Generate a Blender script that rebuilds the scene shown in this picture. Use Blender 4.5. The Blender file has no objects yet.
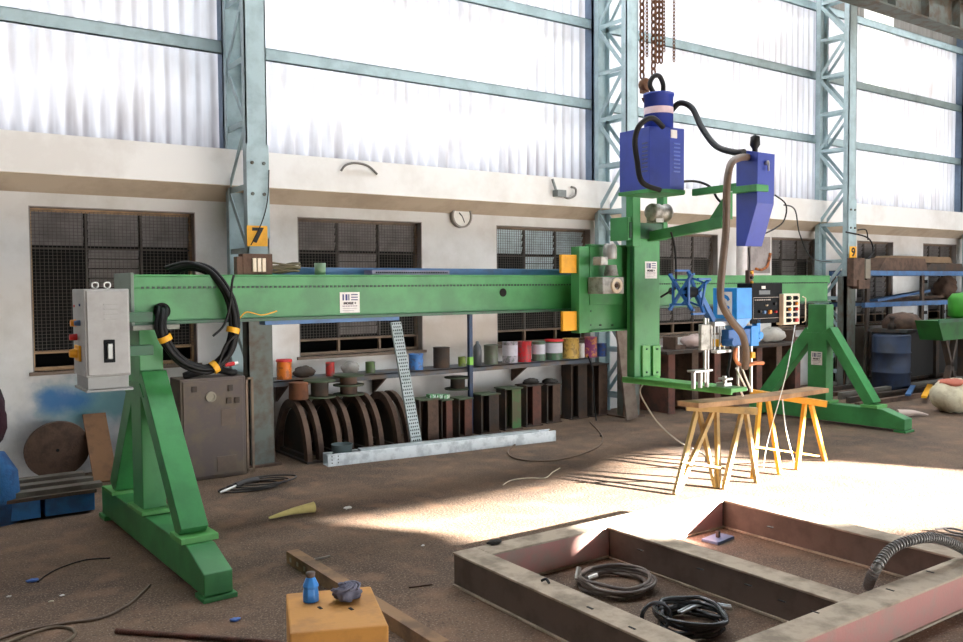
import bpy, bmesh, math, random
from math import sin, cos, pi, radians, sqrt
from mathutils import Vector as V, Matrix, geometry
random.seed(7)
C = bpy.context.scene.collection
# ------------------------------------------------------------------ camera
FOC, YAW, PIT, ROL, EYE = 858.0, 0.6149, -0.0412, -0.0080, 1.65
O = V((0, 0, EYE))
_F = V((sin(YAW)*cos(PIT), cos(YAW)*cos(PIT), sin(PIT)))
_r = V((cos(YAW), -sin(YAW), 0)); _u = _r.cross(_F)
RR = _r*cos(ROL) + _u*sin(ROL); UU = -_r*sin(ROL) + _u*cos(ROL)
cam = bpy.data.objects.new('camera', bpy.data.cameras.new('camera')); C.objects.link(cam)
cam.matrix_world = Matrix((( RR.x, UU.x, -_F.x, O.x), (RR.y, UU.y, -_F.y, O.y), (RR.z, UU.z, -_F.z, O.z), (0, 0, 0, 1)))
cam.data.sensor_fit = 'HORIZONTAL'; cam.data.sensor_width = 36.0; cam.data.lens = FOC/963*36
cam.data.clip_start = 0.05; cam.data.clip_end = 300
bpy.context.scene.camera = cam

def ray(u, v): return _F*FOC + RR*(u-481.5) - UU*(v-321)
def P(u, v, ax, val):
    """where the line of sight through a point of the photo meets the plane x, y or z = val"""
    i = 'xyz'.index(ax); d = ray(u, v); return O + d*((val-O[i])/d[i])
class Frame:
    def __init__(s, org, rot): s.o = V(org); s.m = Matrix.Translation(s.o) @ Matrix.Rotation(rot, 4, 'Z'); s.i = s.m.inverted(); s.r = rot
    def P(s, u, v, ax, val):
        i = 'xyz'.index(ax); o = s.i @ O; d = s.i.to_3x3() @ ray(u, v); return o + d*((val-o[i])/d[i])
# ------------------------------------------------------------------ materials
def lin(c): return tuple((x/12.92 if x <= .04045 else ((x+.055)/1.055)**2.4) for x in c)
def rgb(r, g, b): return lin((r/255, g/255, b/255))
MATS = {}
def mat(name, col, rough=.6, metal=0., dirt=None, amt=.35, scale=6., bump=.0, fine=60., trans=0, emit=None, spec=.5, lo=.45, hi=.62):
    if name in MATS: return MATS[name]
    m = bpy.data.materials.new(name); m.use_nodes = True; MATS[name] = m
    nt = m.node_tree; N = nt.nodes; L = nt.links; b = N['Principled BSDF']
    b.inputs['Roughness'].default_value = rough; b.inputs['Metallic'].default_value = metal
    b.inputs['Specular IOR Level'].default_value = spec
    c = rgb(*col); d = rgb(*dirt) if dirt else tuple(x*.55 for x in c)
    tc = N.new('ShaderNodeTexCoord'); n1 = N.new('ShaderNodeTexNoise'); n1.inputs['Scale'].default_value = scale; n1.inputs['Detail'].default_value = 6; n1.inputs['Roughness'].default_value = .62
    L.new(tc.outputs['Object'], n1.inputs['Vector'])
    rp = N.new('ShaderNodeValToRGB'); e = rp.color_ramp.elements; e[0].position = lo; e[1].position = hi
    e[0].color = (0, 0, 0, 1); e[1].color = (amt, amt, amt, 1)
    L.new(n1.outputs['Fac'], rp.inputs['Fac'])
    mx = N.new('ShaderNodeMix'); mx.data_type = 'RGBA'; mx.inputs['A'].default_value = (*c, 1); mx.inputs['B'].default_value = (*d, 1)
    L.new(rp.outputs['Color'], mx.inputs['Factor']); L.new(mx.outputs['Result'], b.inputs['Base Color'])
    m['out'] = 1
    if bump:
        n2 = N.new('ShaderNodeTexNoise'); n2.inputs['Scale'].default_value = fine; n2.inputs['Detail'].default_value = 3
        L.new(tc.outputs['Object'], n2.inputs['Vector'])
        bp = N.new('ShaderNodeBump'); bp.inputs['Strength'].default_value = bump; bp.inputs['Distance'].default_value = .01
        L.new(n2.outputs['Fac'], bp.inputs['Height']); L.new(bp.outputs['Normal'], b.inputs['Normal'])
    if trans: b.inputs['Transmission Weight'].default_value = trans
    if emit: b.inputs['Emission Color'].default_value = (*rgb(*emit[:3]), 1); b.inputs['Emission Strength'].default_value = emit[3]
    return m
GREEN = mat('green_paint', (66, 142, 80), .42, dirt=(50, 104, 62), amt=.5, scale=3.5, bump=.05, spec=.4)
LGREEN = mat('light_green_paint', (96, 170, 90), .45, dirt=(70, 140, 70), amt=.4, scale=9)
DGREEN = mat('dark_green_paint', (34, 88, 56), .5, dirt=(40, 52, 44), amt=.7, scale=5)
STEELB = mat('blue_grey_painted_steel', (168, 190, 194), .5, dirt=(126, 144, 148), amt=.5, scale=4)
STEELD = mat('dusty_dark_steel', (98, 104, 98), .7, dirt=(84, 66, 48), amt=.8, scale=5)
RUST = mat('rusty_steel', (98, 76, 62), .85, dirt=(66, 50, 42), amt=.8, scale=7, bump=.25)
RUSTD = mat('dark_rusty_steel', (62, 54, 48), .85, dirt=(88, 64, 46), amt=.6, scale=6, bump=.25)
RUSTR = mat('red_oxide_steel', (112, 72, 60), .85, dirt=(74, 60, 52), amt=.8, scale=7, bump=.2)
BLACK = mat('black_rubber', (17, 17, 18), .55, dirt=(34, 33, 32), amt=.4, scale=20, spec=.3)
BLACKP = mat('black_panel', (16, 20, 24), .65, dirt=(26, 30, 32), amt=.4, scale=12, spec=.15)
BROWNH = mat('brown_hose_rubber', (104, 86, 70), .5, dirt=(78, 64, 54), amt=.5, scale=14)
GALV = mat('galvanised_steel', (226, 232, 234), .42, .35, dirt=(160, 168, 172), amt=.6, scale=9)
CHROME = mat('bright_metal', (205, 203, 198), .28, .85, dirt=(150, 146, 140), amt=.4, scale=15)
ALU = mat('cast_aluminium', (170, 168, 160), .5, .5, dirt=(98, 94, 86), amt=.6, scale=14, bump=.1)
BLUE = mat('deep_blue_paint', (44, 66, 162), .4, dirt=(36, 54, 128), amt=.4, scale=6)
CYAN = mat('bright_blue_paint', (30, 142, 222), .42, dirt=(24, 110, 184), amt=.4, scale=9)
SBLUE = mat('steel_blue_paint', (72, 112, 160), .55, dirt=(70, 84, 104), amt=.6, scale=6)
ROYAL = mat('royal_blue_paint', (26, 92, 160), .45, dirt=(22, 66, 120), amt=.4, scale=12)
YELLOW = mat('yellow_paint', (242, 176, 34), .55, dirt=(196, 130, 30), amt=.4, scale=8)
ORANGE = mat('orange_paint', (240, 150, 30), .5, dirt=(190, 110, 30), amt=.5, scale=10)
OCHRE = mat('ochre_painted_steel', (196, 138, 62), .6, dirt=(156, 108, 54), amt=.6, scale=7, bump=.1)
CREAM = mat('cream_enamel', (226, 214, 190), .5, dirt=(196, 180, 154), amt=.4, scale=10)
GREYE = mat('light_grey_enamel', (158, 158, 155), .42, dirt=(134, 132, 128), amt=.4, scale=8)
WHITE = mat('white_label', (238, 236, 232), .6, dirt=(214, 206, 196), amt=.4, scale=20)
NAVY = mat('navy_print', (36, 44, 110), .6)
MAROON = mat('dark_maroon_cloth', (58, 24, 36), .95, dirt=(34, 16, 24), amt=.6, scale=6, bump=.3)
RED = mat('red_paint', (206, 40, 44), .5)
PINK = mat('pinkish_primer', (180, 128, 120), .75, dirt=(158, 138, 126), amt=.8, scale=5, bump=.2)
WOOD = mat('worn_plank_wood', (166, 132, 96), .8, dirt=(120, 92, 66), amt=.7, scale=5, bump=.3)
SACK = mat('woven_sack', (214, 204, 176), .9, dirt=(176, 160, 130), amt=.6, scale=9, bump=.5, fine=90)
RAG = mat('grey_rag', (112, 112, 128), .95, dirt=(60, 60, 72), amt=.8, scale=14, bump=.6)
BOTB = mat('blue_plastic', (60, 132, 206), .35, dirt=(44, 104, 176), amt=.3, scale=14)
CHAIN = mat('rusty_chain', (120, 84, 58), .6, .4, dirt=(84, 58, 42), amt=.7, scale=30)
GLASS = mat('clear_cover_glass', (220, 220, 214), .15)
DARKW = mat('dark_recess', (20, 20, 20), .9)
MESHM = mat('wire_mesh', (98, 94, 88), .7, dirt=(70, 66, 62), amt=.6, scale=5)
LOUV = mat('dusty_louvre_glass', (136, 130, 128), .45, dirt=(100, 94, 92), amt=.7, scale=3)
PALEG = mat('backlit_louvre_glass', (208, 224, 228), .4, dirt=(160, 170, 172), amt=.7, scale=4)  # pale colour stands in for daylight behind the third window's panes
FRAMEW = mat('brown_window_frame', (134, 112, 92), .75, dirt=(96, 82, 70), amt=.7, scale=5)
FRAMEY = mat('faded_timber_frame', (176, 142, 106), .8, dirt=(120, 96, 74), amt=.6, scale=7)
def canmat(n, col, d=None): return mat(n, col, .45, .0, dirt=d or (90, 84, 78), amt=.6, scale=22, lo=.5, hi=.56)

def m_wall():
    m = mat('whitewashed_plaster', (222, 220, 216), .9, dirt=(188, 182, 172), amt=.5, scale=1.3, bump=.15, fine=25)
    nt = m.node_tree; N = nt.nodes; L = nt.links; b = N['Principled BSDF']; src = b.inputs['Base Color'].links[0].from_socket
    tc = N.new('ShaderNodeTexCoord')
    def blot(cx, cz, rx, rz, col, strength, sc=5):
        nonlocal src
        mp = N.new('ShaderNodeMapping'); mp.vector_type = 'POINT'; mp.inputs['Location'].default_value = (-cx/rx, -8.3, -cz/rz); mp.inputs['Scale'].default_value = (1/rx, 1, 1/rz)
        L.new(tc.outputs['Object'], mp.inputs['Vector'])
        ln = N.new('ShaderNodeVectorMath'); ln.operation = 'LENGTH'; L.new(mp.outputs['Vector'], ln.inputs[0])
        no = N.new('ShaderNodeTexNoise'); no.inputs['Scale'].default_value = sc; no.inputs['Detail'].default_value = 5; L.new(tc.outputs['Object'], no.inputs['Vector'])
        ad = N.new('ShaderNodeMath'); ad.operation = 'MULTIPLY_ADD'; L.new(no.outputs['Fac'], ad.inputs[0]); ad.inputs[1].default_value = 1.6; L.new(ln.outputs['Value'], ad.inputs[2])
        mr = N.new('ShaderNodeMapRange'); mr.inputs['From Min'].default_value = 1.25; mr.inputs['From Max'].default_value = 2.0; mr.inputs['To Min'].default_value = strength; mr.inputs['To Max'].default_value = 0
        L.new(ad.outputs[0], mr.inputs['Value'])
        mx = N.new('ShaderNodeMix'); mx.data_type = 'RGBA'; L.new(mr.outputs['Result'], mx.inputs['Factor']); L.new(src, mx.inputs['A']); mx.inputs['B'].default_value = (*rgb(*col), 1)
        src = mx.outputs['Result']
    blot(1.5, .5, .6, .42, (104, 122, 142), .6)
    blot(1.62, .66, .5, .26, (70, 140, 144), .7)
    blot(1.36, .68, .26, .13, (52, 104, 160), .8)
    blot(4.0, .1, 2.6, .45, (120, 100, 84), .6, 2)
    blot(5.5, 1.1, 2.0, .35, (170, 150, 130), .6, 3)
    L.new(src, b.inputs['Base Color']); return m
WALL = m_wall()
BEIGE = mat('shaded_concrete_soffit', (196, 180, 158), .9, dirt=(168, 150, 130), amt=.6, scale=2, bump=.1)
def m_floor():
    m = mat('trodden_workshop_floor', (110, 88, 70), .82, dirt=(70, 57, 48), amt=.85, scale=1.1, bump=.5, fine=45, spec=.35, lo=.4, hi=.66)
    nt = m.node_tree; N = nt.nodes; L = nt.links; b = N['Principled BSDF']; src = b.inputs['Base Color'].links[0].from_socket
    tc = N.new('ShaderNodeTexCoord')
    for sc, lo, hi, col, k in ((95, .56, .66, (176, 158, 138), .55), (60, .56, .68, (52, 42, 36), .7), (4.5, .5, .7, (146, 112, 88), .45)):
        no = N.new('ShaderNodeTexNoise'); no.inputs['Scale'].default_value = sc; no.inputs['Detail'].default_value = 3; L.new(tc.outputs['Object'], no.inputs['Vector'])
        mr = N.new('ShaderNodeMapRange'); mr.inputs['From Min'].default_value = lo; mr.inputs['From Max'].default_value = hi; mr.inputs['To Max'].default_value = k
        L.new(no.outputs['Fac'], mr.inputs['Value'])
        mx = N.new('ShaderNodeMix'); mx.data_type = 'RGBA'; L.new(mr.outputs['Result'], mx.inputs['Factor']); L.new(src, mx.inputs['A']); mx.inputs['B'].default_value = (*rgb(*col), 1); src = mx.outputs['Result']
    L.new(src, b.inputs['Base Color']); return m
FLOOR = m_floor()
def m_sheet(name, col, tr, dirt):
    m = bpy.data.materials.new(name); m.use_nodes = True; nt = m.node_tree; N = nt.nodes; L = nt.links
    N.remove(N['Principled BSDF']); out = N['Material Output']
    tc = N.new('ShaderNodeTexCoord'); mp = N.new('ShaderNodeMapping'); mp.inputs['Scale'].default_value = (5, 1, .8); L.new(tc.outputs['Object'], mp.inputs['Vector'])
    no = N.new('ShaderNodeTexNoise'); no.inputs['Scale'].default_value = 1.6; no.inputs['Detail'].default_value = 5; L.new(mp.outputs['Vector'], no.inputs['Vector'])
    mr = N.new('ShaderNodeMapRange'); mr.inputs['From Min'].default_value = .48; mr.inputs['From Max'].default_value = .75; mr.inputs['To Max'].default_value = .6; L.new(no.outputs['Fac'], mr.inputs['Value'])
    mx = N.new('ShaderNodeMix'); mx.data_type = 'RGBA'; L.new(mr.outputs['Result'], mx.inputs['Factor']); mx.inputs['A'].default_value = (*rgb(*col), 1); mx.inputs['B'].default_value = (*rgb(*dirt), 1)
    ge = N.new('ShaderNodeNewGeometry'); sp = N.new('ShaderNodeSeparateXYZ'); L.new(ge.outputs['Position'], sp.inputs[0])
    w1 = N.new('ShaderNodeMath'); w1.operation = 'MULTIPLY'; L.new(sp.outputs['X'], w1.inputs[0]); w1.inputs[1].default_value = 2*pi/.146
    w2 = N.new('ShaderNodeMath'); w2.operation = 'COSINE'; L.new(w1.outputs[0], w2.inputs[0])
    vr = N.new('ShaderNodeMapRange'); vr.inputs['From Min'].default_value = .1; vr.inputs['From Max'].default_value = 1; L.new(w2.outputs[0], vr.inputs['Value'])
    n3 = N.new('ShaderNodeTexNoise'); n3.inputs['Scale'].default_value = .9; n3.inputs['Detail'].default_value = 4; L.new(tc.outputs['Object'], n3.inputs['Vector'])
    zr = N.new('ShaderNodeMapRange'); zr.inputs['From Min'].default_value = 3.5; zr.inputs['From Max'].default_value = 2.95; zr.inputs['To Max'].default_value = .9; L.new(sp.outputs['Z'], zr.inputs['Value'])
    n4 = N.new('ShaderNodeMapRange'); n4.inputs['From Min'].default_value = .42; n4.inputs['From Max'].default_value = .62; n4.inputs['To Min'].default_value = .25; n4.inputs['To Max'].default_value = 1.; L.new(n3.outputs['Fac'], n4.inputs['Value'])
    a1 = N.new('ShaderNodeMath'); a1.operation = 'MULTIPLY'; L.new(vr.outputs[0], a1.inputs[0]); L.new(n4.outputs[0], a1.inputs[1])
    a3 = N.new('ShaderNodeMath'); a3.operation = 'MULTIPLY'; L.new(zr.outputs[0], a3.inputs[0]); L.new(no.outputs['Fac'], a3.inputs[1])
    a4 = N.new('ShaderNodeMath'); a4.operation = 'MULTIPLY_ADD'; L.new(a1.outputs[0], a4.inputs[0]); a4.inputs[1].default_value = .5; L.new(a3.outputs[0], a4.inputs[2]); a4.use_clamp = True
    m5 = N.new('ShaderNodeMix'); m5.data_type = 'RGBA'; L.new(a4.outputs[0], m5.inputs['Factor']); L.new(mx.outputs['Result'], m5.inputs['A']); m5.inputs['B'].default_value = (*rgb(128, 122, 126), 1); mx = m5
    df = N.new('ShaderNodeBsdfDiffuse'); t = N.new('ShaderNodeBsdfTranslucent'); L.new(mx.outputs['Result'], df.inputs['Color']); L.new(mx.outputs['Result'], t.inputs['Color'])
    ms = N.new('ShaderNodeMixShader'); ms.inputs['Fac'].default_value = tr; L.new(df.outputs[0], ms.inputs[1]); L.new(t.outputs[0], ms.inputs[2]); L.new(ms.outputs[0], out.inputs['Surface'])
    MATS[name] = m; return m
SHEET = m_sheet('translucent_corrugated_sheet', (238, 238, 243), .155, (196, 188, 184))
SHEETC = m_sheet('clear_stained_sheet', (252, 250, 240), .4, (190, 170, 110))
SHEETG = m_sheet('grey_corrugated_sheet', (150, 146, 140), .05, (120, 116, 110))
# ------------------------------------------------------------------ mesh builder
class MB:
    def __init__(s): s.v = []; s.f = []; s.sm = []; s.mi = []; s.m = 0
    def add(s, vs, fs, smooth=False):
        b = len(s.v); s.v += [V(x) for x in vs]
        for f in fs: s.f.append(tuple(b+i for i in f)); s.sm.append(smooth); s.mi.append(s.m)
        return s
    def bx(s, x0, x1, y0, y1, z0, z1):
        return s.add([(x0,y0,z0),(x1,y0,z0),(x1,y1,z0),(x0,y1,z0),(x0,y0,z1),(x1,y0,z1),(x1,y1,z1),(x0,y1,z1)],
                     [(0,3,2,1),(4,5,6,7),(0,1,5,4),(1,2,6,5),(2,3,7,6),(3,0,4,7)])
    def beam(s, p, q, w, h, side=None):
        """rectangular bar from p to q: w across (along side), h in the third direction"""
        p, q = V(p), V(q); d = (q-p).normalized()
        a = V(side) if side else (V((0,0,1)).cross(d) if abs(d.z) < .95 else V((1,0,0)))
        a = (a - d*a.dot(d)).normalized(); c = d.cross(a)
        a *= w/2; c *= h/2
        return s.add([p-a-c, p+a-c, p+a+c, p-a+c, q-a-c, q+a-c, q+a+c, q-a+c],
                     [(0,3,2,1),(4,5,6,7),(0,1,5,4),(1,2,6,5),(2,3,7,6),(3,0,4,7)])
    def chan(s, p, q, w, h, t, side, open_=1):
        """channel section: web facing side, flanges h deep"""
        p, q = V(p), V(q); d = (q-p).normalized(); a = V(side); a = (a-d*a.dot(d)).normalized(); c = d.cross(a)
        s.beam(p+a*(h/2)*open_, q+a*(h/2)*open_, t, w, side=a)
        for k in (-1, 1): s.beam(p+c*(w/2-t/2)*k, q+c*(w/2-t/2)*k, h, t, side=a)
        return s
    def cyl(s, p, q, r, r2=None, n=16, cap=True):
        p, q = V(p), V(q); r2 = r if r2 is None else r2; d = (q-p).normalized()
        a = d.orthogonal().normalized(); c = d.cross(a); vs = []
        for pp, rr in ((p, r), (q, r2)):
            for i in range(n): t = 2*pi*i/n; vs.append(pp+(a*cos(t)+c*sin(t))*rr)
        s.add(vs, [(i, (i+1) % n, n+(i+1) % n, n+i) for i in range(n)], True)
        if cap: s.add(vs, [tuple(reversed(range(n))), tuple(range(n, 2*n))])
        return s
    def ring(s, p, q, ro, ri, n=24):
        p, q = V(p), V(q); d = (q-p).normalized(); a = d.orthogonal().normalized(); c = d.cross(a); vs = []
        for pp, rr in ((p, ro), (q, ro), (q, ri), (p, ri)):
            for i in range(n): t = 2*pi*i/n; vs.append(pp+(a*cos(t)+c*sin(t))*rr)
        for k in range(4):
            k2 = (k+1) % 4; s.add(vs, [(k*n+i, k*n+(i+1) % n, k2*n+(i+1) % n, k2*n+i) for i in range(n)], k in (0, 2))
        return s
    def lathe(s, c, prof, n=20, axis='z', smooth=True):
        c = V(c); vs = []
        for (r, z) in prof:
            for i in range(n):
                t = 2*pi*i/n; a, b = r*cos(t), r*sin(t)
                vs.append(c + (V((a, b, z)) if axis == 'z' else V((a, z, b)) if axis == 'y' else V((z, a, b))))
        fs = [(k*n+i, k*n+(i+1) % n, (k+1)*n+(i+1) % n, (k+1)*n+i) for k in range(len(prof)-1) for i in range(n)]
        return s.add(vs, fs, smooth)
    def tube(s, pts, r, n=8, smooth=True, sub=6, close=False, rad=None):
        pts = [V(p) for p in pts]
        if sub > 1 and len(pts) > 2:
            o = []; m = len(pts)
            rng = range(m if close else m-1)
            for i in rng:
                if close: p0, p1, p2, p3 = pts[(i-1) % m], pts[i], pts[(i+1) % m], pts[(i+2) % m]
                else: p0, p1, p2, p3 = pts[max(i-1, 0)], pts[i], pts[i+1], pts[min(i+2, m-1)]
                for k in range(sub):
                    t = k/sub; o.append(.5*((2*p1)+(-p0+p2)*t+(2*p0-5*p1+4*p2-p3)*t*t+(-p0+3*p1-3*p2+p3)*t**3))
            if not close: o.append(pts[-1])
            pts = o
        vs = []; m = len(pts); a = None
        for i, p in enumerate(pts):
            d = (pts[(i+1) % m]-pts[i-1]) if close else (pts[min(i+1, m-1)]-pts[max(i-1, 0)])
            if d.length < 1e-9: d = V((0, 0, 1))
            d.normalize()
            a = d.orthogonal().normalized() if a is None else (a-d*a.dot(d)).normalized() if (a-d*a.dot(d)).length > 1e-6 else d.orthogonal().normalized()
            c = d.cross(a); rr = rad(i/(m-1)) if rad else r
            vs += [p+(a*cos(2*pi*k/n)+c*sin(2*pi*k/n))*rr for k in range(n)]
        fs = [(i*n+k, i*n+(k+1) % n, ((i+1) % m)*n+(k+1) % n, ((i+1) % m)*n+k) for i in range(m if close else m-1) for k in range(n)]
        s.add(vs, fs, smooth)
        if not close: s.add(vs, [tuple(reversed(range(n))), tuple((m-1)*n+k for k in range(n))])
        return s
    def prism(s, poly, axis, a, b):
        """polygon given in the two other axes (order xyz without axis), extruded a..b"""
        def mk(p, t): return (t, p[0], p[1]) if axis == 'x' else (p[0], t, p[1]) if axis == 'y' else (p[0], p[1], t)
        n = len(poly); vs = [mk(p, a) for p in poly]+[mk(p, b) for p in poly]
        return s.add(vs, [tuple(range(n)), tuple(range(2*n-1, n-1, -1))]+[(i, n+i, n+(i+1) % n, (i+1) % n) for i in range(n)])
    def build(s, name, mt, parent=None, bevel=0, org=None):
        me = bpy.data.meshes.new(name)
        mn = V((min(v.x for v in s.v), min(v.y for v in s.v), min(v.z for v in s.v))); mxx = V((max(v.x for v in s.v), max(v.y for v in s.v), max(v.z for v in s.v)))
        if parent is None and org is None: org = V(((mn.x+mxx.x)/2, (mn.y+mxx.y)/2, mn.z))
        o_ = V(org) if org is not None else V((0, 0, 0))
        me.from_pydata([tuple(v-o_) for v in s.v], [], s.f); me.polygons.foreach_set('use_smooth', s.sm)
        for m_ in (mt if isinstance(mt, (list, tuple)) else [mt]): me.materials.append(m_)
        me.polygons.foreach_set('material_index', s.mi)
        bm = bmesh.new(); bm.from_mesh(me); bmesh.ops.recalc_face_normals(bm, faces=bm.faces); bm.to_mesh(me); bm.free(); me.update()
        o = bpy.data.objects.new(name, me); C.objects.link(o)
        if parent is not None: o.parent = parent
        if org is not None: o.location = o_
        if bevel:
            b = o.modifiers.new('bevel', 'BEVEL'); b.width = bevel; b.segments = 2; b.limit_method = 'ANGLE'
        return o
def tag(o, label, cat, group=None, kind=None):
    o['label'] = label; o['category'] = cat
    if group: o['group'] = group
    if kind: o['kind'] = kind
    return o
def struct(o): o['kind'] = 'structure'; return o
def thing(name, label, cat, loc=(0, 0, 0), rot=0, group=None):
    o = bpy.data.objects.new(name, None); C.objects.link(o); o.location = loc; o.rotation_euler = (0, 0, rot); o.empty_display_size = .1
    return tag(o, label, cat, group)
def dup(root, loc=None, rot=None, label=None, group=None):
    r = root.copy(); C.objects.link(r)
    if loc is not None: r.location = loc
    if rot is not None: r.rotation_euler = (0, 0, rot)
    if label: r['label'] = label
    if group: r['group'] = group
    for ch in list(root.children):
        c = ch.copy(); C.objects.link(c); c.parent = r
        for g in list(ch.children):
            d = g.copy(); C.objects.link(d); d.parent = c
    return r
def text(body, name, size, mt, parent, loc, ext=.0015, rot=(pi/2, 0, 0), sx=1.0, bold=0):
    cu = bpy.data.curves.new(name, 'FONT'); cu.body = body; cu.size = size; cu.extrude = ext; cu.align_x = 'CENTER'; cu.align_y = 'CENTER'; cu.offset = bold
    t = bpy.data.objects.new(name, cu); C.objects.link(t); bpy.context.view_layer.update()
    me = bpy.data.meshes.new_from_object(t.evaluated_get(bpy.context.evaluated_depsgraph_get())); me.name = name
    bpy.data.objects.remove(t); me.materials.clear(); me.materials.append(mt)
    o = bpy.data.objects.new(name, me); C.objects.link(o); o.location = loc; o.rotation_euler = rot; o.scale = (sx, 1, 1)
    if parent is not None: o.parent = parent
    return o
# ================================================================== THE SETTING
YW = 8.3
MB().bx(-8, 40, -14, 8.5, -.3, 0).build('floor', FLOOR, org=(0, 0, 0))['kind'] = 'structure'
struct(MB().bx(-60, 90, 8.5, 80, -.3, -.02).build('floor_outside', mat('outside_ground', (120, 112, 100), .9)))
WIN = [(1.10, 2.52), (3.56, 5.05), (6.09, 7.60), (8.86, 10.12), (11.38, 12.58), (13.73, 14.88), (15.9, 17.15)]
Z0, Z1 = .93, 2.37
b = MB(); x = -8
for a, c in WIN:
    b.bx(x, a, YW, 8.5, 0, 2.5); b.bx(a, c, YW, 8.5, 0, Z0); b.bx(a, c, YW, 8.5, Z1, 2.5); x = c
b.bx(x, 26, YW, 8.5, 0, 2.5)
struct(b.build('wall_back', WALL, org=(0, 0, 0)))
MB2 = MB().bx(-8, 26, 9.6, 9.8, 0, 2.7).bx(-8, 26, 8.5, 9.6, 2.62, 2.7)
struct(MB2.build('wall_added_window_backing', DARKW))  # added dark backing and lid that hide the bright sky behind the windows
# concrete ledge with its sloping soffit: soffit face coloured beige for its shade, front white
led = MB().prism([(8.29, 2.5), (8.08, 2.625), (8.08, 2.965), (8.52, 2.965), (8.52, 2.5)], 'x', -8, 26)
struct(led.build('trim_1', WALL2 if 'WALL2' in globals() else mat('whitewashed_ledge', (236, 234, 230), .9, dirt=(206, 200, 192), amt=.5, scale=1.2)))
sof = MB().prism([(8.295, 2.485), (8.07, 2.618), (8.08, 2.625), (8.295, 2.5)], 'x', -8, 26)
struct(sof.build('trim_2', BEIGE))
# corrugated wall sheets, row by row
def sheets(name, x0, x1, z0, z1, y, m, pitch=.146):
    b = MB(); n = int((x1-x0)/pitch*8); vs = []
    for z in (z0, z1):
        for i in range(n+1):
            x = x0+(x1-x0)*i/n; vs.append((x, y+.024*cos(2*pi*x/pitch), z))
    b.add(vs, [(i, i+1, n+2+i, n+1+i) for i in range(n)], True)
    return struct(b.build(name, m))
XP = [-2.0, 2.88, 7.7, 12.75, 17.35, 22.1, 26]
a0, a1 = P(864.6, 30, 'y', 8.46).x, P(893, 40, 'y', 8.46).x
rows = [(2.93, 4.06), (4.0, 5.1), (5.04, 6.16), (6.1, 7.9)]
k = 0
for i in range(6):
    for j, (z0, z1) in enumerate(rows):
        y = 8.46-.006*(j % 2)
        if i == 3 and j >= 2:
            sheets('wall_sheet_panel', XP[i], a0, z0, z1, y, SHEET if j == 2 else SHEETG)
            sheets('wall_sheet_panel', a0, a1, z0, z1, y-.004, SHEETC)
            sheets('wall_sheet_panel', a1, XP[i+1], z0, z1, y, SHEET if j == 2 else SHEETG)
        else: sheets('wall_sheet_panel', XP[i], XP[i+1], z0, z1, y, SHEET)
n = 3
for z in (4.035, 5.055, 6.15):
    b = MB(); b.bx(-8, 26, 8.3, 8.315, z-.125, z); b.bx(-8, 26, 8.3, 8.4, z-.008, z); b.bx(-8, 26, 8.3, 8.33, z-.125, z-.115)
    struct(b.build('trim_%d' % n, STEELB)); n += 1
b = MB().bx(-8, 26, 8.3, 8.42, 2.966, 2.99); struct(b.build('trim_%d' % n, RUSTD)); n += 1
for x in XP[1:]:
    b = MB().bx(x-.07, x+.07, 8.28, 8.30, 2.965, 8).bx(x-.07, x-.055, 8.28, 8.42, 2.965, 8).bx(x+.055, x+.07, 8.28, 8.42, 2.965, 8)
    struct(b.build('trim_%d' % n, mat('dull_blue_steel', (120, 138, 160), .6, dirt=(100, 112, 128), amt=.6, scale=4))); n += 1
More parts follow.
